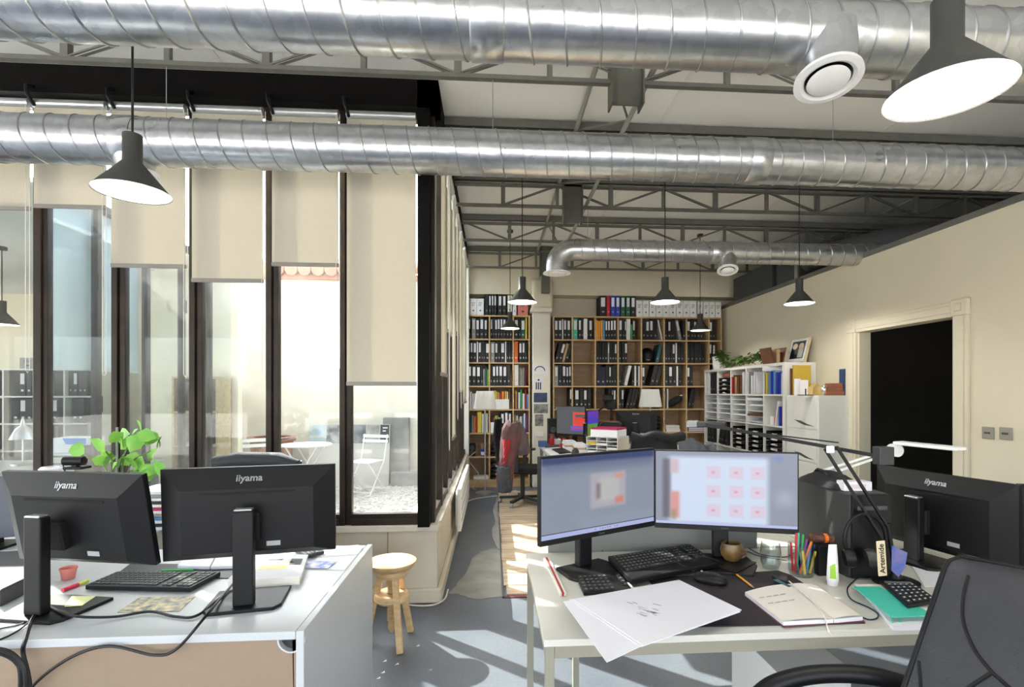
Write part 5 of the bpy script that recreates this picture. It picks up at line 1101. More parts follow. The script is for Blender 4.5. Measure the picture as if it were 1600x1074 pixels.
# plant behind the left monitors
p0 = PD(190, 800, 2.5); t = thing('potted_plant', 'leafy green plant with a grey stake behind the leftmost monitor', 'plant', (p0.x, p0.y, DL))
MB().lathe([(0, 0), (.05, 0), (.065, .11), (.058, .11), (.05, .02), (0, .02)], (p0.x, p0.y, DL+.001), 20).build('pot', mat('clay_pot', (176, 120, 90), .8), t, smooth=True)
a = PD(183, 668, 2.5); MB().cyl((a.x, a.y, DL+.02), (a.x, a.y, a.z), .0055).build('stake', mat('stake_grey', (130, 136, 128), .5), t)
base = Vector((p0.x, p0.y, DL+.1))
for tip in ((130, 712), (205, 690), (235, 705), (215, 735), (165, 705), (190, 740), (240, 745)):
    e = PD(tip[0], tip[1], 2.5+random.uniform(-.06, .06)); mid = PD(185+(tip[0]-185)*.35, (tip[1]+770)/2-8, 2.5); MB().tube(curve_pts([base, mid, e], 6), .0035, 5).build('stem', 'leafd', t, smooth=True)
random.seed(21)
spots = [(148, 707), (135, 716), (158, 716), (150, 728), (168, 705), (172, 724), (180, 740), (193, 682), (203, 678), (215, 680), (199, 692), (212, 690), (222, 698), (230, 676), (234, 684), (205, 702), (186, 700), (253, 702), (243, 700), (205, 726), (218, 724), (243, 722), (246, 732), (176, 732), (192, 733), (200, 737), (232, 737), (237, 748), (227, 742), (178, 676), (212, 711), (222, 715)]
for (u, v) in spots:
    q = PD(u, v, 2.5+random.uniform(-.08, .08)); mb = MB(); L = random.uniform(.07, .1); yaw = random.choice((0, math.pi))+random.uniform(-.7, .7); pit = random.uniform(-1.4, 1.2)
    leaf(mb, q-Vector((math.cos(yaw)*L/2, math.sin(yaw)*L/2, 0)), L, L*.8, yaw, pit, .2, random.uniform(.7, 1.4)); mb.build('leaf', M['leaf'], t, smooth=True)
# white mug and journals
q = PD(78, 735, 2.6); t = thing('paper_towel_roll', 'white rounded roll behind the leftmost monitor, left of the webcam', 'roll', (q.x, q.y, DL))
MB().lathe([(.02, 0), (.045, .0), (.045, .34), (.035, .35), (.02, .35)], (q.x, q.y, DL+.001), 24).build('roll_body', 'paper', t, smooth=True); MB().lathe([(.02, 0), (.02, .35)], (q.x, q.y, DL+.001), 16).build('roll_core', 'tan', t)
a = PD(222, 850, 2.7); b = PD(256, 850, 2.7)
cols_ = ['paper', 'navy', 'paper', 'ltblue', 'grey', 'paper', 'magenta', 'paper2', 'navy', 'paper', 'grey', 'paper']
for k in range(12): tag(bx(a.x-.08+random.uniform(-.02, .02), b.x+.08+random.uniform(-.02, .02), a.y, a.y+.24, DL+.001+.017*k, DL+.016+.017*k).build('journal', cols_[k]), 'journal in the stack seen between the left monitors, %s from the bottom' % ORD[k], 'journal', 'journals stacked behind the left monitors')
# leather chair behind the left desk
q = PD(400, 718, 3.02)
t = thing('office_chair', 'black leather chair whose headrest shows above the second left monitor', 'chair', (q.x, q.y, 0))
MB().tube([(q.x-.24, q.y, q.z-.02), (q.x-.235, q.y, q.z-.02), (q.x-.09, q.y, q.z-.005), (q.x+.13, q.y, q.z-.01), (q.x+.24, q.y, q.z-.04), (q.x+.25, q.y, q.z-.04)], [.02, .04, .05, .05, .035, .02], 16).build('headrest', 'leather', t, smooth=True)
MB().grid(lambda u, v: Vector((q.x-.25+.5*u, q.y+.03-.05*math.sin(u*math.pi), .48+(q.z-.5)*v)), 10, 10, .08).build('backrest', 'leather', t, smooth=True)
bx(q.x-.25, q.x+.25, q.y-.0, q.y+.06, .42, .52).build('seat_rear', 'leather', t, bevel=.03); bx(q.x-.25, q.x+.25, q.y-.0, q.y+.4, .4, .5).build('seat', 'leather', t, bevel=.03)
MB().cyl((q.x, q.y+.16, .08), (q.x, q.y+.16, .4), .03).build('gas_column', 'black', t)
for k in range(5): a_ = k*1.2566+.3; MB().bar((q.x, q.y+.16, .1), (q.x+.26*math.cos(a_), q.y+.16+.26*math.sin(a_), .06), .05, .035).build('foot', 'black', t)
# cables over the left desk front
cpt = lambda L: [PZ(u, v, DL)+Vector((0, 0, h)) for u, v, h in L]
cable('power_cable', 'black cable lying along the desk front between the two left monitors', cpt([(70, 952, .02), (95, 965, .018), (125, 974, .02), (180, 968, .008), (235, 960, .008), (275, 967, .006), (310, 965, .008), (352, 935, .02)]), .0045)
cable('monitor_cable', 'black cable hanging over the beige panel from the second left monitor', [PZ(392, 906, DL)+Vector((0, -.03, .05)), PZ(352, 935, DL)+Vector((0, 0, .02)), PY(316, 970, 1.6), PY(275, 1015, 1.585), PY(240, 1024, 1.585), PY(170, 1010, 1.585), PY(110, 1028, 1.585), PY(52, 1072, 1.585), PY(30, 1120, 1.585)], .0045)
cable('monitor_cable', 'thick black cable falling over the desk front below the leftmost monitor', [PZ(68, 952, DL)+Vector((0, 0, .02)), PZ(50, 975, DL)+Vector((0, 0, .012)), PY(40, 1000, 1.59), PY(36, 1020, 1.585), PY(45, 1060, 1.585), PY(52, 1120, 1.585)], .0055)
cable('monitor_cable', 'black cable looping from the lower left corner to the desk cable bundle', [PY(-20, 1020, 1.57), PY(5, 1023, 1.57), PY(25, 1035, 1.57), PY(32, 1055, 1.57), PY(30, 1120, 1.57)], .0055)
cable('monitor_cable', 'outer black cable loop in the lower left corner', [PY(-20, 1012, 1.56), PY(12, 1018, 1.56), PY(33, 1036, 1.56), PY(40, 1060, 1.56), PY(40, 1120, 1.56)], .0055)
for i, L in enumerate(([(68, 950, .02), (40, 980, .006), (5, 1000, .004), (-30, 1010, .004)], [(66, 945, .03), (45, 972, .006), (0, 985, .004), (-30, 992, .004)], [(64, 940, .03), (50, 945, .01), (20, 955, .004), (-30, 975, .004)])):
    cable('monitor_cable', 'black cable running off the left edge of the left desk, %s' % ['nearest', 'middle', 'farthest'][i], cpt(L), .003)
# ---------------------------------------------------------------- things on the right desk
def strip(label, name, a, b, r, m, cat, z, tipm=None):
    a = PZ(*a, z); b = PZ(*b, z); up = Vector((0, 0, r+.001)); t = thing(name, label, cat, a)
    q = a.lerp(b, .88); MB().cyl(a+up, q+up, r, n=6).build('shaft', m, t); MB().cyl(q+up, b+up, r, .0008, 6).build('tip', tipm or 'tan', t); return t
t = quad('desk_mat', [(1010, 905), (1216, 893), (1236, 900), (1352, 975), (1084, 981)], DR+.0005, .003, mat('plum_black_mat', (40, 32, 36), .7), bevel=0); tag(t, 'large dark plum desk mat under mouse and open notebook', 'mat')
keyboard('small black keyboard half hidden under the papers', C4([(900, 904), (968, 901), (990, 928), (912, 932)], DR), DR, .012, 9, 5, light=True)
keyboard('large black ergonomic keyboard in front of the lit screens', C4([(950, 882), (1078, 862), (1122, 893), (986, 921)], DR), DR+.014, .02, 21, 6, keyarea=(.03, .97, .28, .95), light=True)
def sheet(label, uv, z, m='paper', h=.0014): return tag(quad('drawing_sheet', uv, z, h, m), label, 'paper')
s2_ = sheet('lower large white drawing sheet hanging over the desk edge', [(880, 941), (990, 925), (1012, 1006), (948, 1036)], DR+.041)
s1_ = sheet('topmost large white drawing sheet on the right desk', [(895, 937), (1061, 907), (1159, 954), (1006, 1010)], DR+.044)
sheet('middle large white drawing sheet peeking out beneath the topmost one', [(890, 938), (1059, 908), (1157, 957), (1001, 1012)], DR+.0425)
random.seed(2)
def drawing(par, uv0, z, n, s=1):
    for k in range(n):
        u, v = uv0[0]+random.uniform(-22, 22)*s, uv0[1]+random.uniform(-10, 10)*s; quad('drawn_line', [(u, v), (u+random.uniform(5, 16)*s, v+3), (u+random.uniform(5, 16)*s, v+4), (u-.6, v+1)], z, .0002, mat('pencil_line', (176, 176, 184), .8), par)
drawing(s1_, (1000, 950), DR+.0455, 14); drawing(s2_, (945, 962), DR+.0425, 9)
t = thing('carpenter_pencil', 'red and white striped pencil at the left of the right desk', 'pencil', PZ(866, 905, DR))
for k, m_ in enumerate(('paper2', 'red', 'paper2')):
    d = (k-1)*3.2; quad('stripe', [(852+d, 874), (855.2+d, 874), (882+d, 931), (878.4+d, 932)], DR+.001, .008, m_, t)
strip('orange pencil between the mouse and the open notebook', 'pencil', (1146, 896), (1178, 921), .0035, 'amber', 'pencil', DR+.0035)
t = thing('multitool', 'dark folding knife on the mat behind the open notebook', 'tool', PZ(1222, 910, DR)); quad('handle', [(1206, 905), (1222, 905), (1243, 914), (1240, 919), (1212, 910)], DR+.004, .014, 'black', t, .003); quad('blade', [(1207, 907), (1215, 906), (1236, 917), (1232, 918)], DR+.0181, .002, 'dkteal', t)
# mouse
q = PZ(1110, 912, DR); t = thing('mouse', 'black computer mouse on the dark mat', 'mouse', (q.x, q.y, DR+.0035))
mm = Matrix.Translation((q.x, q.y, DR+.0036)) @ Matrix.Rotation(R(-35), 4, 'Z') @ Matrix.Diagonal((1.75, 1, 1, 1))
MB().lathe([(0, 0), (.032, 0), (.036, .01), (.032, .024), (.02, .034), (0, .038)], n=24, m=mm).build('mouse_body', 'black', t, smooth=True)
MB().lathe([(0, 0), (.004, .001), (.004, .006), (0, .007)], n=10, m=Matrix.Translation(mm @ Vector((-.018, 0, .032)))).build('scroll_wheel', 'grey', t)
cable('mouse_cable', 'thin black cable curling from the mouse behind the keyboard', [PZ(1085, 902, DR)+Vector((0, 0, .02)), PZ(1060, 898, DR)+Vector((0, 0, .045)), PZ(1052, 890, DR)+Vector((0, 0, .05)), PZ(1075, 886, DR)+Vector((0, 0, .05)), PZ(1110, 890, DR)+Vector((0, 0, .045)), PZ(1135, 885, DR)+Vector((0, 0, .01)), PZ(1150, 870, DR)+Vector((0, 0, .004))], .0022)
# open notebook
t = thing('notebook', 'open cream notebook with ribbon on the right desk, handwritten left page', 'notebook', PZ(1250, 950, DR))
def page(a, b, c, d, bul, z, name):
    A, B, Cc, D = [PZ(u, v, z) for u, v in (a, b, c, d)]
    MB().grid(lambda u, v: (D.lerp(Cc, u)).lerp(A.lerp(B, u), v)+Vector((0, 0, .012+bul*math.sin(math.pi*min(1, u))**.8)), 12, 4, 0).build(name, 'paper2', t, smooth=True)
    MB().prism([(p.x, p.y) for p in (D, Cc, B, A)], z, z+.0118).build('page_block', 'paper', t)
page((1164, 931), (1232, 918), (1302, 974), (1224, 978), .006, DR+.0045, 'left_page'); page((1233, 918), (1277, 921), (1348, 970), (1303, 974), .006, DR+.0045, 'right_page')
quad('leather_cover', [(1162, 932), (1232, 917), (1279, 921), (1352, 972), (1224, 981)], DR+.0036, .0008, 'wine', t)
for k in range(4):
    for j in range(4): u = 1186+11*j+14*k; v = 934+9*k-1.6*j; quad('handwriting', [(u, v), (u+8, v-1.2), (u+8.4, v-.4), (u+.6, v+.7)], DR+.0235, .0002, 'grey', t) if k < 2 else None
MB().tube(curve_pts([PZ(1233, 918, DR)+Vector((0, 0, .022)), PZ(1270, 950, DR)+Vector((0, 0, .02)), PZ(1287, 972, DR)+Vector((0, 0, .02)), PY(1294, 985, 1.45), PY(1299, 994, 1.449)], 5), .0022, 6).build('ribbon', 'paper2', t)
# mug on coaster
q = PZ(1143, 884, DR); t = tag(quad('coaster', [(1100, 880), (1140, 868), (1182, 880), (1150, 897)], DR+.0125, .003, 'black'), 'black coaster under the brown mug', 'coaster')
q = PZ(1143, 881, DR); t = thing('mug', 'small brown mottled mug on the black coaster', 'mug', (q.x, q.y, DR+.016)); mm_ = mat('mottled_glaze', (120, 96, 56), .35, rgb2=(84, 58, 34), nscale=22)
MB().lathe([(0, 0), (.028, 0), (.041, .02), (.045, .042), (.038, .07), (.034, .07), (.04, .042), (.036, .02), (0, .008)], (q.x, q.y, DR+.0162), 32).build('mug_body', mm_, t, smooth=True)
MB().tube([(q.x+.034+.02*math.sin(R(a_)), q.y-.012, DR+.045+.017*math.cos(R(a_))) for a_ in range(-5, 186, 19)], .005, 8).build('handle', mm_, t, smooth=True)
# tumbler
q = PZ(1204, 889, DR); t = thing('glass_tumbler', 'empty clear glass tumbler between mug and pen glass', 'glass', (q.x, q.y, DR)); MB().lathe([(0, .002), (.03, .002), (.038, .03), (.04, .06), (.034, .108), (.0325, .108), (.0385, .06), (.0365, .03), (.028, .008), (0, .008)], (q.x, q.y, DR), 32).build('glass_body', 'glass2', t, smooth=True)
# pen glass
q = PZ(1252, 899, DR); t = thing('pen_glass', 'clear glass full of coloured felt pens', 'pen holder', (q.x, q.y, DR)); MB().lathe([(0, .002), (.042, .002), (.0475, .02), (.0475, .12), (.0455, .12), (.0455, .02), (.04, .01), (0, .01)], (q.x, q.y, DR), 36).build('glass_body', 'glass2', t, smooth=True)
pens = [('red', -.03, .0, 1241, 832), ('teal', -.01, .02, 1250, 834), ('brgreen', .01, .015, 1256, 836), ('orange', -.02, -.02, 1260, 843), ('ltblue', .02, -.01, 1262, 846), ('blue', .03, .015, 1265, 852), ('yellow', .0, -.03, 1243, 856), ('black', .015, .028, 1248, 848), ('purple', -.005, .0, 1258, 842), ('yellow', .03, -.02, 1266, 858), ('red', -.034, .015, 1236, 848)]
for k, (m_, dx, dy, u, v) in enumerate(pens):
    b_ = Vector((q.x+dx*.8, q.y+dy*.8, DR+.012)); e = PD(u, v, q.y/1.0*1.0+.09); e.x = max(min(e.x, q.x+.055), q.x-.055); e.y = q.y+dy*1.1
    pn = thing('felt_pen', '%s felt pen standing in the clear glass, %s' % ({'brgreen': 'green', 'ltblue': 'light blue'}.get(m_, m_), ['at the left rim', 'behind', 'in the middle', 'leaning to the right', 'at the right', 'at the right rim', 'low at the left', 'behind the middle', 'tallest in the middle', 'low at the right', 'leaning out to the left'][k]), 'pen', b_)
    d = (e-b_); MB().cyl(b_, b_+d*.72, .0045, n=8).build('barrel', m_, pn, smooth=True); MB().cyl(b_+d*.72, e, .005, .0042, n=8).build('cap', m_, pn, smooth=True)
# black pen box with orange thing
q = PZ(1286, 898, DR); t = thing('black_pen_box', 'black square desk holder right of the pen glass', 'pen holder', (q.x, q.y, DR)); bx(q.x-.03, q.x+.045, q.y-.02, q.y+.06, DR+.001, DR+.118).build('holder_body', 'black', t, bevel=.004); bx(q.x-.026, q.x+.041, q.y-.016, q.y+.056, DR+.118, DR+.1185).build('opening', 'blackm', t)
t = thing('rolled_pouch', 'orange and brown rolled pouch on top of the black holder', 'pouch', (q.x, q.y, DR+.12))
MB().tube([(q.x-.04, q.y+.02, DR+.138), (q.x-.035, q.y+.02, DR+.138), (q.x+.045, q.y+.01, DR+.137), (q.x+.05, q.y+.01, DR+.137)], [.01, .017, .016, .008], 14).build('pouch_body', mat('pouch', (58, 42, 38), .7, rgb2=(130, 74, 50), nscale=40), t, smooth=True); MB().cyl((q.x+.01, q.y+.013, DR+.1375), (q.x+.022, q.y+.012, DR+.1375), .018).build('strap', 'orange', t)
# tube
q = PZ(1301, 915, DR); t = thing('cream_tube', 'white cream tube with a green label standing on its cap', 'tube', (q.x, q.y, DR))
vs = []; n_ = 16
for z, rx, ry in ((.018, .02, .02), (.05, .02, .017), (.1, .019, .01), (.15, .016, .0015)): vs += [(q.x+rx*math.cos(2*math.pi*k/n_), q.y+ry*math.sin(2*math.pi*k/n_), DR+z) for k in range(n_)]
MB().add(vs, [(i*n_+k, i*n_+(k+1) % n_, (i+1)*n_+(k+1) % n_, (i+1)*n_+k) for i in range(3) for k in range(n_)]+[tuple(range(3*n_, 4*n_))]).build('tube_body', 'whitep', t, smooth=True); MB().lathe([(0, 0), (.018, 0), (.018, .018), (0, .018)], (q.x, q.y, DR+.001), 20).build('cap', 'whitep', t, smooth=True)
MB().add([(q.x-.019, q.y-.0125, DR+.03), (q.x-.0, q.y-.0215, DR+.03), (q.x-.002, q.y-.017, DR+.085), (q.x-.017, q.y-.0105, DR+.075)], [(0, 1, 2, 3)]).build('green_label', 'lime', t)
# computer tower
a = cw(1.223, 1.945); b = cw(1.19, 2.28); top = 1.063
d = (b-a).normalized(); nrm = Vector((d.y, -d.x, 0)); W_ = .16
P_ = [a, b, b+nrm*W_, a+nrm*W_]
t = thing('computer_tower', 'dark grey computer standing on the desk behind the headphones', 'computer', (a.x, a.y, DR))
MB().prism([(p.x, p.y) for p in P_], DR+.004, top).build('case', mat('computer_grey', (58, 60, 60), .5, noise=.1, nscale=60), t, bevel=.006)
fa = a-d*.004; MB().prism([(p.x, p.y) for p in (fa-d*.01, fa, fa+nrm*W_, fa+nrm*W_-d*.01)], DR+.006, top-.002).build('front_panel', 'black', t, bevel=.003)
MB().prism([(p.x, p.y) for p in (fa-d*.012+nrm*.02, fa-d*.01+nrm*.02, fa+nrm*.14-d*.01, fa+nrm*.14-d*.012)], top-.06, top-.045).build('disc_drive', 'dkgrey', t)
c_ = (a+b)/2+nrm*.02
t = thing('folded_bag', 'dark crumpled bag lying on the computer', 'bag', (c_.x, c_.y, top)); random.seed(5)
MB().grid(lambda u, v: c_+Vector((-.03+.15*v, -.1+.26*u, 0))+Vector((0, 0, top+.002+.045*(math.sin(math.pi*u)**.5)*(math.sin(math.pi*v)**.5)*(1+.25*math.sin(9*u+5*v)))), 16, 10).build('bag_body', 'cloth_dk', t, smooth=True)
MB().tube(curve_pts([c_+Vector((-.02, -.05, top+.05)), c_+Vector((-.01, 0, top+.062)), c_+Vector((.02, .08, top+.055)), c_+Vector((.03, .12, top+.03))]), .006, 6).build('strap', 'blackm', t, smooth=True)
q = PD(1343, 766, 1.99); t = thing('tissue_box', 'small white carton with faint lilac print on the computer', 'box', (q.x, q.y, top))
mm = Matrix.Translation((q.x, q.y+.03, top+.001)) @ Matrix.Rotation(R(-3), 4, 'Z'); MB().box(-.055, .055, -.025, .025, 0, .036, mm).build('carton', 'paper', t, bevel=.002); MB().box(-.03, .03, -.0255, -.025, .01, .026, mm).build('print', mat('lilac_print', (214, 196, 206), .6), t)
# headphones leaning
q = PD(1352, 850, 1.86); t = thing('headphones', 'black headphones hanging in front of the computer', 'headphones', (q.x, q.y, DR))
hp = [PD(1352+34*math.cos(R(a_))*.95, 843-40*math.sin(R(a_)), 1.9) for a_ in range(-20, 221, 12)]
MB().tube(hp, .0075, 8).build('headband', 'black', t, smooth=True)
for i, (u, v) in enumerate(((1328, 872), (1362, 872))):
    e = PD(u, v, 1.89); MB().lathe([(0, -.02), (.03, -.018), (.036, 0), (.03, .015), (0, .018)], n=20, m=Matrix.Translation(e) @ Matrix.Rotation(R(80), 4, 'Y' if i else 'Y') @ Matrix.Rotation(R(20), 4, 'X')).build('ear_cup', 'black' if i == 0 else 'softblack', t, smooth=True)
# ---- black articulated lamp
yc = 1.86; bp = PZ(1400, 912, DR); 
t = thing('architect_lamp', 'black two-armed desk lamp reaching left over the screens', 'lamp', (bp.x, bp.y, DR)); ax = bp+Vector((0, 0, 0))
MB().lathe([(0, 0), (.075, 0), (.075, .012), (.02, .02), (.012, .05), (0, .05)], (bp.x, bp.y, DR+.001), 32).build('base', 'black', t, smooth=True)
post = PD(1387, 818, bp.y*_c+bp.x*_s); MB().cyl((bp.x, bp.y, DR+.02), post, .008, n=10).build('post', 'black', t, smooth=True)
yb_ = bp.y*_c+bp.x*_s
for (u0, v0, u1, v1) in ((1289, 702, 1378, 842), (1307, 698, 1386, 822)): MB().bar(PD(u0, v0, yb_), PD(u1, v1, yb_), .012, .008).build('lower_arm', 'black', t)
j = PD(1297, 702, yb_-.01); bx(j.x-.012, j.x+.014, j.y-.006, j.y+.006, j.z-.015, j.z+.012).build('white_joint', 'whitep', t, bevel=.003)
he = PD(1082, 660, yb_+.5); MB().bar(PD(1388, 716, yb_-.02), he, .013, .013).build('upper_arm', 'black', t)
MB().bar(PD(1310, 692, yb_), PD(1110, 668, yb_+.45), .005, .005).build('tension_rod', 'black', t)
cwp = PD(1380, 711, yb_-.015); bx(cwp.x-.028, cwp.x+.028, cwp.y-.02, cwp.y+.02, cwp.z-.036, cwp.z+.03).build('counterweight', 'softblack', t, bevel=.003)
h0 = PD(1072, 667, yb_+.5); h1 = PD(1135, 655, yb_+.75)
MB().prism([(h0.x-.02, h0.y-.05), (h0.x+.16, h0.y-.06), (h0.x+.22, h0.y+.06), (h0.x+.04, h0.y+.08)], h0.z-.0, h0.z+.022).build('lamp_head', 'softblack', t, bevel=.006)
MB().prism([(h0.x-.02, h0.y-.052), (h0.x+.03, h0.y-.054), (h0.x+.09, h0.y+.07), (h0.x+.04, h0.y+.082)], h0.z+.001, h0.z+.026).build('head_cap', 'grey', t, bevel=.003)
# tag on the lamp and picture card
a = PD(1377.5, 873, 1.8); tg = MB().box(-.016, .016, -.002, .002, -.062, .062, Matrix.Translation(a) @ Matrix.Rotation(R(-4), 4, 'Y')).build('name_tag', mat('tag_cream', (224, 206, 170), .6), t, bevel=.006)
tx = text('Artemide', 'tag_lettering', 'black', t, .027, Matrix.Translation(a+Vector((0, -.0026, 0))-t.location) @ Matrix.Rotation(R(-4), 4, 'Y') @ Matrix.Rotation(R(90), 4, 'X') @ Matrix.Rotation(R(90), 4, 'Z'), .0003)
pp = [PD(u, v, yb_-.08) for u, v in ((1394, 853), (1418, 864), (1414, 888), (1404, 902), (1393, 892))]
t = thing('folded_postcard', 'folded card with a blue sky picture standing beside the lamp base', 'card', pp[4])
MB().add([tuple(p) for p in pp]+[tuple(p+Vector((0, .002, 0))) for p in pp], [(0, 1, 2, 3, 4), (9, 8, 7, 6, 5)]+[(i, 5+i, 5+(i+1) % 5, (i+1) % 5) for i in range(5)]).build('card', mat('sky_photo', (30, 84, 180), .4, rgb2=(130, 120, 150), nscale=16), t)
# ---- white lamp
yw = 2.55
t = thing('white_desk_lamp', 'white desk lamp with a long flat head behind the right monitor', 'lamp', PZ(1290, 800, DR))
q0 = PD(1290, 738, yw); bz = Vector((q0.x, q0.y, 0)); MB().lathe([(0, 0), (.07, 0), (.07, .02), (0, .025)], (q0.x, q0.y, DR+.001), 24).build('base', 'whitep', t, smooth=True); MB().cyl((q0.x, q0.y, DR), q0, .01).build('post', 'whitep', t)
for dv in (0, 9): MB().bar(PD(1290, 734+dv, yw), PD(1395, 702+dv*.6, yw-.1), .012, .01).build('arm', 'whitep', t)
q1 = PD(1398, 704, yw-.1); MB().lathe([(0, -.02), (.03, -.02), (.03, .02), (0, .02)], n=16, m=Matrix.Translation(q1) @ Matrix.Rotation(R(90), 4, 'X')).build('joint', 'whitep', t, smooth=True)
ha, hb_ = PD(1402, 692, yw-.1), PD(1503, 702, yw-.35); dd = (hb_-ha).normalized(); sd_ = Vector((-dd.y, dd.x, 0))*.035
MB().add([tuple(ha-sd_+Vector((0, 0, z))) for z in (-.008, .008)]+[tuple(hb_-sd_+Vector((0, 0, z))) for z in (-.008, .008)]+[tuple(hb_+sd_+Vector((0, 0, z))) for z in (-.008, .008)]+[tuple(ha+sd_+Vector((0, 0, z))) for z in (-.008, .008)], [(0, 2, 3, 1), (2, 4, 5, 3), (4, 6, 7, 5), (6, 0, 1, 7), (1, 3, 5, 7), (0, 6, 4, 2)]).build('lamp_head', 'whitep', t, bevel=.005)
MB().tube(curve_pts([PD(1250, 765, 2.4), PD(1262, 742, 2.45), PD(1290, 733, yw), PD(1320, 728, yw)]), .003, 5).build('lamp_wire', 'cablew', t)
# turquoise notebook, calculator, papers at right
tag(quad('paper_stack', [(1345, 925), (1450, 960), (1470, 985), (1395, 986)], DR+.0005, .012, 'paper'), 'stack of white papers under the turquoise notebook', 'papers')
t = thing('turquoise_notebook', 'turquoise notebook under the black calculator', 'notebook', PZ(1390, 940, DR)); quad('cover', [(1333, 918), (1374, 918), (1462, 963), (1393, 966)], DR+.027, .003, mat('turquoise', (70, 200, 178), .5), t, .001); quad('pages', [(1335, 919), (1375, 919), (1460, 962), (1393, 965)], DR+.0135, .0133, 'paper2', t)
for u in (1392, 1404): MB().tube([PZ(u, 965, DR+.02), PY(u+3, 972, 1.47), PY(u+6+(u-1392)*.6, 985, 1.452)], .002, 5).build('ribbon', M['turquoise'] if 'turquoise' in M else _m['turquoise'], t)
calculator('black calculator lying on the turquoise notebook', C4([(1374, 912), (1424, 914), (1466, 944), (1418, 952)], DR+.03), DR+.031, 6, 5, .012)
cable('audio_cable', 'thin dark blue cable looping in front of the headphones', [PZ(u, v, DR)+Vector((0, 0, .003)) for u, v in ((1360, 888), (1335, 909), (1324, 922), (1330, 938), (1355, 950), (1371, 960), (1370, 968), (1358, 970), (1346, 966))], .0022, mat('cable_navy', (30, 32, 64), .5))
for i, (L, r) in enumerate((([(1010, 858), (1090, 856), (1160, 862), (1185, 870), (1230, 878)], .002), ([(1170, 858), (1190, 868), (1225, 872), (1240, 866)], .0022), ([(940, 862), (990, 856), (1035, 852), (1060, 850)], .002))):
    cable('desk_cable', 'dark cable on the right desk, %s' % ['running behind the mug', 'between mug and tumbler towards the pens', 'behind the keyboard under the left screen'][i], [PZ(u, v, DR)+Vector((0, 0, .003)) for u, v in L], r, _m['cable_navy'])
sheet('loose white sheet behind the black calculator at the right', [(1425, 885), (1470, 880), (1490, 915), (1445, 918)], DR+.0005)
# ---------------------------------------------------------------- foreground leather chair
t = thing('office_chair', 'large black leather office chair cut by the lower right corner', 'chair', (1.0, .95, 0))
T1 = PD(1484, 864, 1.4); B1 = PD(1412, 1074, 1.3); T2 = cw(1.27, .9)+Vector((0, 0, 1.02)); B2 = cw(1.08, .78)+Vector((0, 0, .66))
def back(u, v):
    # u 0 far edge .. 1 near edge, v 0 bottom .. 1 top
    lo = B1.lerp(B2, u); hi = T1.lerp(T2, u); p = lo.lerp(hi, v*1.0)
    if v < .02: p = p
    bul = math.sin(math.pi*u)**.6; n_ = Vector((-1, -.25, .25)).normalized()
    p = p+n_*(-.05*bul+.035*math.sin(math.pi*v*1.0)*bul)+Vector((0, 0, .02*math.sin(math.pi*u)*v))
    e = max(0, (v-.9)/.1); return p+Vector((.03*e*e, 0, -.012*e*e))
bk = MB().grid(lambda u, v: back(u, -.35+1.35*v), 24, 24, .075).build('backrest', 'leather', t, smooth=True, bevel=.012, seg=3)
def onb(u, v, off=.006): return back(u, v)+Vector((-1, -.25, .25)).normalized()*off
MB().tube([onb(.0, -.3+1.3*k/20, .0) for k in range(21)]+[onb(k/12, 1.0, .002) for k in range(1, 13)], .006, 8).build('piping', 'black', t, smooth=True)
for S_ in ([(.1, .86), (.115, .7), (.15, .55), (.22, .42), (.3, .34)], [(.3, .34), (.45, .27), (.62, .2), (.8, .12)], [(.3, .34), (.22, .18), (.16, .02), (.12, -.2)], [(.02, .2), (.06, .0), (.07, -.2)]):
    MB().tube(curve_pts([onb(a_, b_, .0005) for a_, b_ in S_], 5), .0045, 6).build('seam', 'blackm', t, smooth=True)
sc_ = cw(.78, 1.08)
MB().prism([tuple((sc_+cw(dx, dy)).xy) for dx, dy in ((-.26, -.22), (.28, -.26), (.28, .26), (-.22, .25), (-.28, .1))], .42, .52).build('seat', 'leather', t, bevel=.035, seg=3)
arm = [PD(1180, 1092, 1.42), PD(1210, 1070, 1.43), PD(1260, 1056, 1.43), PD(1320, 1053, 1.42), PD(1380, 1060, 1.4), PD(1430, 1078, 1.38), PD(1450, 1100, 1.36)]
MB().tube(curve_pts(arm, 6), .024, 12).build('armrest', 'black', t, smooth=True)
MB().tube(curve_pts([arm[0], arm[0]+Vector((.0, 0, -.06)), sc_+cw(-.15, .27)+Vector((0, 0, .47)), sc_+cw(0, .2)+Vector((0, 0, .42))]), .016, 8).build('arm_bracket', 'black', t, smooth=True)
c0 = sc_; MB().cyl((c0.x, c0.y, .1), (c0.x, c0.y, .42), .03).build('gas_column', 'black', t)
for k in range(5):
    a_ = k*1.2566+.2; e = Vector((c0.x+.32*math.cos(a_), c0.y+.32*math.sin(a_), .075)); MB().bar((c0.x, c0.y, .11), e, .05, .035).build('foot', 'black', t); MB().cyl(e+Vector((0, -.02, -.045)), e+Vector((0, .02, -.045)), .028).build('caster', 'black', t)
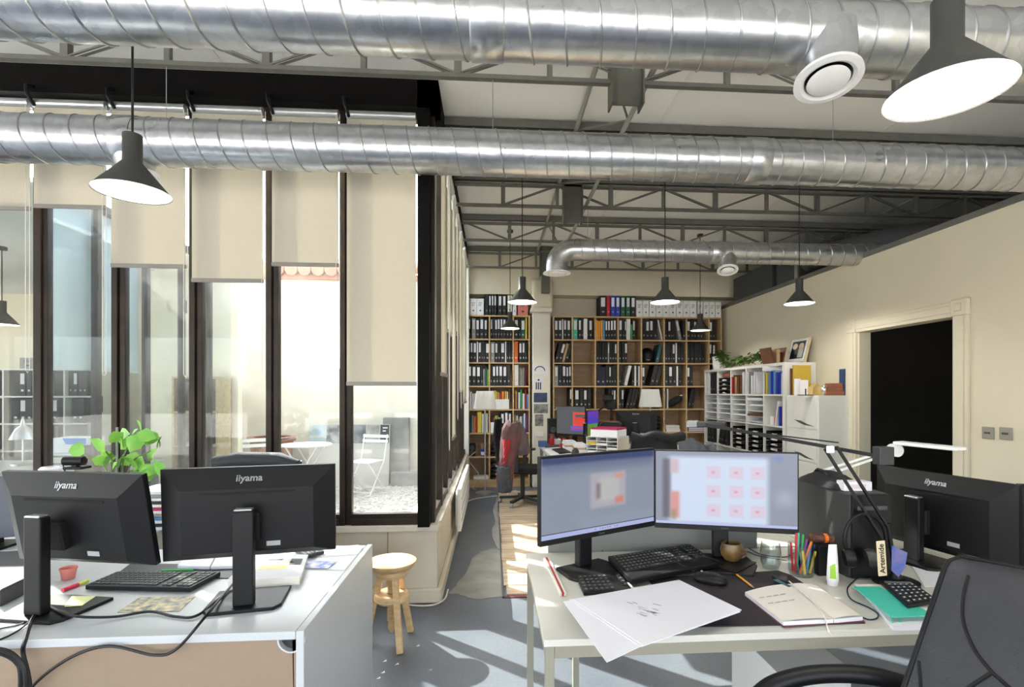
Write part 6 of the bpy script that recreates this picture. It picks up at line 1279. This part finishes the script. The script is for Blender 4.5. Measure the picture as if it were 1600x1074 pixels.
# ---------------------------------------------------------------- wooden screw stool
c0 = PD(612, 1006, 2.97); cx_, cy_ = c0.x, c0.y; zs = .475
t = thing('screw_stool', 'birch wooden screw stool beside the left desk', 'stool', (cx_, cy_, 0))
MB().lathe([(0, -.045), (.1, -.045), (.125, -.035), (.138, -.015), (.14, -.004), (.134, 0), (0, 0)], (cx_, cy_, zs), 40).build('seat', 'birch', t, smooth=True)
MB().lathe([(.03, -.04), (.088, -.038), (.096, -.02), (.09, -.002), (.03, 0)], (cx_, cy_, zs-.048), 32).build('upper_ring', 'birch', t, smooth=True)
sp_ = []
for k in range(0, 60): z = .13+(zs-.05-.13)*k/59; sp_.append((.021 if k % 2 else .026, z))
MB().lathe([(0, .06), (.012, .06), (.02, .08), (.02, .13)]+sp_+[(0, zs-.05)], (cx_, cy_, 0), 20).build('screw', 'birch', t, smooth=False)
MB().lathe([(.028, -.03), (.085, -.03), (.1, -.015), (.098, .008), (.09, .018), (.028, .018)], (cx_, cy_, .27), 32).build('lower_disc', 'birch', t, smooth=True)
for k, a_ in enumerate((R(-62), R(55), R(175))):
    tp = Vector((cx_+.062*math.cos(a_), cy_+.062*math.sin(a_), zs-.085)); bt = Vector((cx_+.155*math.cos(a_), cy_+.155*math.sin(a_), 0)); MB().bar(tp, bt, .036, .03).build('leg', 'birch', t, bevel=.003)
# white cable around the low wall corner, debris
cable('floor_cable', 'white cable curving round the low wall corner on the floor', [PZ(u, v, .008) for u, v in ((628, 944), (655, 947), (680, 945), (695, 936), (700, 922))], .006, 'cablew')
cable('floor_cable', 'white cable on the floor from the radiator to the floor lamp', [PZ(u, v, .008) for u, v in ((722, 792), (735, 782), (760, 777), (785, 775), (800, 778))], .006, 'cablew')
cable('floor_cable', 'coiled white cable on the floor by the far chair', [PZ(u, v, .01) for u, v in ((812, 772), (800, 768), (793, 772), (798, 777), (808, 776), (812, 770), (804, 767))], .006, 'cablew')
cable('shelf_cable', 'white cable hanging out of the left bookcase to the floor', [(xl[0]+.14, Y0-.01, .55), (xl[0]+.03, Y0-.03, .44), (xl[0]+.12, Y0-.03, .3), (xl[0]+.18, Y0-.04, .2), (xl[0]+.1, Y0-.06, .02), (xl[0]+.15, Y0-.2, .008)], .005, 'cablew')
for i, (u, v) in enumerate(((650, 1011), (617, 1040), (598, 1035), (595, 1053), (588, 1062))):
    p = PZ(u, v, 0); quad_ = MB().prism([(p.x, p.y), (p.x+.02, p.y+.006), (p.x+.014, p.y+.022)], .0005, .002).build('paper_scrap', 'paper'); tag(quad_, 'tiny white scrap on the floor by the stool, %s' % ['right of its legs', 'behind its nearest leg', 'left of it', 'farther left near the desk', 'beside the desk panel'][i], 'scrap')
# ---------------------------------------------------------------- far office things
def floor_lamp(lb, u, v_sh, yc, zb, s=1.0):
    q = PD(u, v_sh, yc); t = thing('floor_lamp', lb, 'lamp', (q.x, q.y, zb))
    MB().lathe([(0, 0), (.14, 0), (.14, .012), (.015, .02), (0, .02)], (q.x, q.y, zb+.001), 32).build('base', 'alu', t, smooth=True); MB().cyl((q.x, q.y, zb+.01), (q.x, q.y, q.z+.22), .009).build('pole', 'alu', t)
    MB().lathe([(.165*s, 0), (.125*s, .255*s)], (q.x, q.y, q.z), 36).build('lamp_shade', 'lampfab', t, smooth=True); MB().lathe([(0, .2*s), (.13*s, .2*s)], (q.x, q.y, q.z), 12).build('shade_holder', 'whitep', t); return t
floor_lamp('floor lamp with a white drum shade in front of the left bookcase', 758, 639, 7.35, 0); floor_lamp('lamp with a white drum shade behind the far desks', 1016, 636, 7.2, 0, .97)
def task_chair(lb, x, y, rz, arms=True, gar=None, mesh='blackm', tall=.62):
    t = thing('office_chair', lb, 'chair')
    for k in range(5):
        a_ = k*1.2566+.35; e = Vector((.3*math.cos(a_), .3*math.sin(a_), .08)); f = MB().bar((0, 0, .1), e, .045, .03).build('foot', 'softblack', t); MB().cyl(e+Vector((0, -.018, -.05)), e+Vector((0, .018, -.05)), .028).build('caster', 'grey', f)
    MB().cyl((0, 0, .09), (0, 0, .42), .028).build('gas_column', 'softblack', t); bx(-.23, .23, -.24, .23, .42, .5).build('seat', mesh, t, bevel=.03, seg=3)
    MB().grid(lambda u, v: Vector((-.2+.4*u*(1)+(.5-u)*.1*v, .25+.05*math.sin(math.pi*v)-.03*math.sin(math.pi*u)+.06*v*v, .5+tall*v)), 8, 10, .03).build('backrest', mesh, t, smooth=True)
    MB().tube(curve_pts([(0, .1, .42), (0, .3, .45), (0, .33, .6), (0, .34, .9)]), .02, 8).build('back_spine', 'softblack', t, smooth=True)
    if arms:
        for s_ in (-1, 1): a_ = bx(.27*s_-.035, .27*s_+.035, -.12, .14, .67, .7).build('armrest', 'softblack', t, bevel=.01); bx(.27*s_-.012, .27*s_+.012, 0, .05, .45, .67).build('arm_post', 'softblack', a_)
    t.location = (x, y, 0); t.rotation_euler = (0, 0, rz); return t
q = PZ(831, 788, .0); ch = Vector((q.x-.12, q.y, 0)); task_chair('black task chair by the far desk with a red jacket over it', ch.x, ch.y, R(75), tall=.6)
# jacket draped over that chair
yj = 6.05; pj = PD(800, 690, yj)
t = thing('draped_jacket', 'brown and red jacket hanging over the back of the far task chair', 'jacket', (pj.x, pj.y, .3))
def edge(tab, v):
    for (v0, x0), (v1, x1) in zip(tab[:-1], tab[1:]):
        if v <= v1: return x0+(x1-x0)*(v-v0)/(v1-v0)
    return tab[-1][1]
def drape(name, L, Rr, vt, vb, dy, m, th):
    def fn(u, v):
        y = vb+(vt-vb)*v; xl_, xr_ = edge(L, y), edge(Rr, y); p = PD(xl_+(xr_-xl_)*u, y, yj)
        return p+Vector((0, dy-.07*math.sin(math.pi*u)*(.5+.5*v)-.014*math.sin(u*15+v*4), 0))
    MB().grid(fn, 16, 18, -th).build(name, m, t, smooth=True)
drape('coat_back', [(661, 798), (664, 792), (672, 787), (690, 783), (720, 781), (745, 781), (766, 783)], [(661, 804), (664, 809), (672, 812), (690, 808), (720, 799), (745, 796), (766, 794)], 661, 766, 0, 'cloth_red', .05)
drape('coat_lower', [(725, 780), (768, 782)], [(725, 796), (768, 794)], 728, 768, -.03, mat('jacket_dark', (70, 72, 78), .95), .04)
drape('coat_side', [(663, 804), (672, 806), (690, 808), (710, 812)], [(663, 808), (672, 815), (690, 820), (710, 824)], 663, 710, .06, mat('jacket_grey', (92, 78, 80), .9), .05)
drape('red_lining', [(686, 785), (725, 786)], [(686, 798), (700, 797), (725, 789)], 686, 725, -.05, mat('dull_red', (150, 40, 48), .9), .02)
# far desk
fx0, fx1, fy0, fy1 = .62, 2.5, 5.45, 6.95
t = thing('office_desk', 'large white far desk in front of the pillar, covered with office things', 'desk', (1.4, 6.2, 0)); bx(fx0, fx1, fy0, fy1, .715, .74).build('desktop', 'deskL', t, bevel=.002)
for x in (fx0+.02, fx1-.06):
    for y in (fy0+.02, (fy0+fy1)/2, fy1-.06): bx(x, x+.04, y, y+.04, 0, .715).build('leg', 'greige', t)
z = .741
def dbox(name, lb, cat, u0, u1, v0, yc_, dep, m, zb=z, bevel=.004, parts=None):
    a = PD(u0, v0, yc_); b = PD(u1, v0, yc_); t = thing(name, lb, cat, ((a.x+b.x)/2, a.y, zb)); bx(a.x, b.x, a.y, a.y+dep, zb, a.z).build('body', m, t, bevel=bevel)
    if parts: parts(t, a.x, b.x, a.y, a.z)
    return t
dbox('loudspeaker', 'black loudspeaker beside the pillar on the far desk', 'speaker', 857, 872, 655, 6.9, .18, 'black', parts=lambda t, x0, x1, y, z1: [MB().lathe([(0, 0), (.035, .002), (.045, -.004)], n=20, m=Matrix.Translation(((x0+x1)/2, y-.002, zq)) @ Matrix.Rotation(R(90), 4, 'X')).build('cone', 'dkgrey', t) for zq in (z+.08, z+.2)])
scrF = screen_mat('display_far', (92, 94, 98), [(.58, 1, .3, .8, .004, (235, 84, 60), 1), (.66, 1, .5, .72, .004, (92, 94, 98), 1), (.68, 1, .36, .62, .02, (240, 70, 60), .9), (.5, 1, .12, .3, .004, (120, 90, 200), 1), (.56, 1, .2, .24, .004, (200, 80, 110), 1)], .5)
place_mon(make_monitor('far grey monitor showing orange and purple shapes', scrF, w=.42, h=.37, lift=.16, logo=False, base='r'), (.37, 6.6), (.72, 6.35), z, False)
scrG = screen_mat('display_far_side', (90, 70, 190), [(-.1, 1.1, -.1, .52, .01, (88, 160, 70), 1), (-.1, .5, -.1, .45, .08, (120, 130, 50), .8), (-.1, 1.1, .8, 1.1, .06, (120, 70, 180), .7)], .5)
place_mon(make_monitor('far narrow tilted monitor showing purple above green', scrG, w=.3, h=.34, lift=.15, logo=False, base='r'), (.68, 5.95), (.84, 6.2), z, False)
place_mon(make_monitor('far black monitor seen from behind, beside the white drum lamp', None, w=.5, h=.33, lift=.15), (1.12, 6.35), (1.53, 6.2), z, True)
q = PD(862, 692, 6.75); t = thing('pen_mug', 'red pen mug on the far desk', 'pen holder', (q.x, q.y, z)); MB().lathe([(0, 0), (.035, 0), (.037, .1), (.032, .1), (.03, .01), (0, .01)], (q.x, q.y, z), 20).build('mug_body', 'red', t, smooth=True)
for k, m_ in enumerate(('red', 'grey', 'orange', 'red')): MB().cyl((q.x-.01+.006*k, q.y, z+.02), (q.x-.03+.02*k, q.y, z+.16), .004).build('pen', m_, t)
t = thing('red_tape_dispenser', 'red object under the far grey monitor', 'dispenser', PD(882, 680, 6.5)); q = PD(882, 681, 6.5); t.location = (q.x, q.y, z)
bx(q.x-.06, q.x+.06, q.y, q.y+.06, z+.0, z+.05).build('body', 'red', t, bevel=.01); bx(q.x-.02, q.x+.02, q.y+.01, q.y+.05, z+.05, z+.12).build('upright', 'red', t, bevel=.008)
dbox('tray', 'low white tray on the far desk behind the laptop', 'tray', 866, 877, 687, 6.8, .2, 'whitep'); dbox('small_device', 'small blue and black gadget at the far desk corner', 'device', 842, 855, 690, 6.6, .12, mat('blue_device', (60, 90, 140), .5))
def zq(u, v): return PZ(u, v, z)
tag(quad('tablet', [(850, 694), (873, 693), (879, 698), (852, 700)], z, .012, 'dkgrey'), 'closed dark tablet on the far desk', 'tablet')
tag(quad('drawing_board', [(850, 703), (905, 697), (912, 712), (866, 716)], z+.0001, .006, 'whitep'), 'white board with a keyboard on the far desk', 'board')
keyboard('small black keyboard on the far desk', C4([(862, 704), (878, 702), (893, 709), (874, 711)], z), z+.007, .012, 8, 4)
t = thing('mouse', 'black upright mouse on the far desk', 'mouse', PZ(899, 711, z)); q = PZ(899, 711, z); MB().lathe([(0, 0), (.045, 0), (.04, .04), (.02, .07), (0, .075)], (q.x, q.y, z+.007), 16).build('mouse_body', 'softblack', t, smooth=True); t.location = (q.x, q.y, z)
# white pigeonhole sorter with box and magenta folder
a = PD(919, 712, 5.55); t = thing('letter_sorter', 'white cardboard letter sorter with fifteen slots on the far desk', 'letter trays', (a.x, a.y, z)); w_ = .27; h_ = .215; dp = .33
mm = Matrix.Translation((a.x, a.y+.1, z+.001)) @ Matrix.Rotation(R(-36), 4, 'Z')
for k in range(6): MB().box(0, .36, 0, dp, h_*k/5, h_*k/5+.004, mm).build('slot_shelf', 'whitep', t)
for k in range(4): MB().box(.12*k-.002, .12*k+.002, .001, dp, 0, h_, mm).build('divider', 'whitep', t)
MB().box(0, .36, dp-.004, dp, 0, h_, mm).build('back_panel', 'whitep', t); MB().box(.362, .366, 0, dp, 0, h_+.004, mm).build('side_panel', mat('cream_card', (214, 208, 192), .7), t)
MB().box(.006, .115, .0, .03, h_*.6+.006, h_*.8-.004, mm).build('yellow_envelope', mat('mustard', (196, 164, 60), .6), t)
for i, (cx2, r2) in enumerate(((0, 1), (1, 3), (2, 0), (1, 1), (2, 2), (0, 0))): MB().box(.12*cx2+.008, .12*cx2+.112, .005, .3, h_*r2/5+.006, h_*r2/5+.022, mm).build('papers', 'paper', t)
for nm, lb, z0, h2, m_, cat, ins in (('paper_box', 'white paper box on the letter sorter', h_+.006, .075, 'paper', 'box', .03), ('magenta_folder', 'magenta folder on top of the white paper box', h_+.083, .018, 'magenta', 'folder', .035)):
    tag(MB().box(ins, .36-ins*.5, .04, dp-.02, z0, z0+h2, mm).build(nm, m_, bevel=.002), lb, cat)
q = PD(954, 671, 5.98); t = thing('tote_speaker', 'rounded black speaker bag behind the magenta folder', 'bag', (q.x, q.y, z)); bx(q.x-.14, q.x+.14, q.y, q.y+.12, z, q.z+.09).build('bag_body', 'cloth_dk', t, bevel=.05, seg=4); MB().tube([(q.x-.13, q.y-.004, q.z-.1), (q.x-.13, q.y-.004, q.z+.06), (q.x-.09, q.y-.004, q.z+.093), (q.x+.09, q.y-.004, q.z+.093), (q.x+.13, q.y-.004, q.z+.06)], .006, 6).build('brown_piping', 'brown', t, smooth=True)
for i, (u0, u1, v0, yq, m_) in enumerate(((883, 900, 690, 6.2, 'paper2'), (900, 916, 694, 5.9, 'paper2'))): paper_pile('cream paper block on the far desk, %s' % ['under the grey monitor', 'left of the letter sorter'][i], PD(u0, v0, yq).x, PD(u1, v0, yq).x, PD(u0, v0, yq).y, PD(u0, v0, yq).y+.25, z, 5, ['paper2', 'paper', 'tan'], .022, seed=i, a=.006)
# dark standing frames behind
q = PD(955, 650, 7.35); t = thing('camera_tripod', 'black camera tripod standing behind the far desks', 'tripod', (q.x, q.y, 0))
for dx, dy in ((-.22, .0), (.2, .05), (0, -.2)): MB().cyl((q.x, q.y, 1.1), (q.x+dx, q.y+dy, 0), .014).build('leg', 'black', t)
MB().cyl((q.x, q.y, 1.05), (q.x, q.y, 1.5), .015).build('column', 'black', t); bx(q.x-.06, q.x+.05, q.y-.05, q.y+.05, 1.2, 1.3).build('head', 'black', t, bevel=.01); MB().bar((q.x, q.y, 1.3), (q.x-.2, q.y-.02, 1.18), .02).build('handle', 'black', t); bx(q.x-.12, q.x+.02, q.y-.04, q.y+.04, 1.32, 1.42).build('camera', 'black', t, bevel=.015)
# bag and jacket chairs
cpos = PD(1018, 700, 4.6)
t = thing('office_chair', 'dark chair loaded with a black bag behind the lit screens', 'chair', (cpos.x, cpos.y, 0)); X_, Y_ = cpos.x, cpos.y
bx(X_-.24, X_+.24, Y_, Y_+.46, .42, .5).build('seat', 'blackm', t, bevel=.03); MB().grid(lambda u, v: Vector((X_-.22+.44*u, Y_-.02-.02*math.sin(math.pi*u), .5+.4*v)), 8, 8, .04).build('backrest', 'blackm', t, smooth=True); MB().cyl((X_, Y_+.22, .08), (X_, Y_+.22, .42), .03).build('gas_column', 'black', t)
for k in range(5): a_ = k*1.2566; MB().bar((X_, Y_+.22, .1), (X_+.3*math.cos(a_), Y_+.22+.3*math.sin(a_), .06), .045, .03).build('foot', 'black', t)
t = thing('black_bag', 'crumpled black canvas bag slung over the chair behind the screens', 'bag', (X_, Y_-.06, .8)); random.seed(9)
MB().grid(lambda u, v: Vector((X_-.2+.4*u, Y_-.1-.03*math.sin(math.pi*u)-.012*math.sin(17*u+6*v), .62+.42*v+.012*math.sin(11*u)*v)), 18, 10, .06).build('bag_body', 'cloth_dk', t, smooth=True)
MB().tube(curve_pts([(X_-.21, Y_-.08, 1.06), (X_-.12, Y_-.12, 1.04), (X_, Y_-.1, 1.07), (X_+.12, Y_-.12, 1.045), (X_+.26, Y_-.08, 1.06)]), .042, 10).build('rolled_flap', 'cloth_dk', t, smooth=True); MB().tube(curve_pts([(X_-.2, Y_-.1, 1.03), (X_-.22, Y_-.12, .9), (X_-.21, Y_-.12, .75)]), .01, 6).build('strap', 'blackm', t, smooth=True)
c2 = PD(1084, 706, 5.5)
task_chair('task chair wearing a grey jacket in front of the white shelf', c2.x+.02, c2.y+.3, R(188), tall=.36)
t = thing('grey_jacket', 'grey wool jacket over a chair back in front of the white shelf', 'jacket', (c2.x, c2.y, .5))
MB().grid(lambda u, v: Vector((c2.x-.18+.36*u*(1.05-.15*v), c2.y-.04-.05*math.sin(math.pi*u)-.012*math.sin(12*u+2*v), .5+(.46-.08*abs(u-.35)**1.2*2)*v)), 18, 12, .05).build('jacket_body', 'cloth_grey', t, smooth=True)
MB().tube(curve_pts([(c2.x+.14, c2.y-.05, .9), (c2.x+.19, c2.y-.05, .78), (c2.x+.19, c2.y-.04, .6)]), .045, 10).build('sleeve', 'cloth_grey', t, smooth=True)

p = PY(838, 676, YB-.42); tag(bx(p.x, p.x+.11, YB-.44, YB-.4205, p.z-.06, p.z).build('wall_controller', 'whitep', bevel=.004), 'small white controller box low on the pillar above the far desk', 'controller')
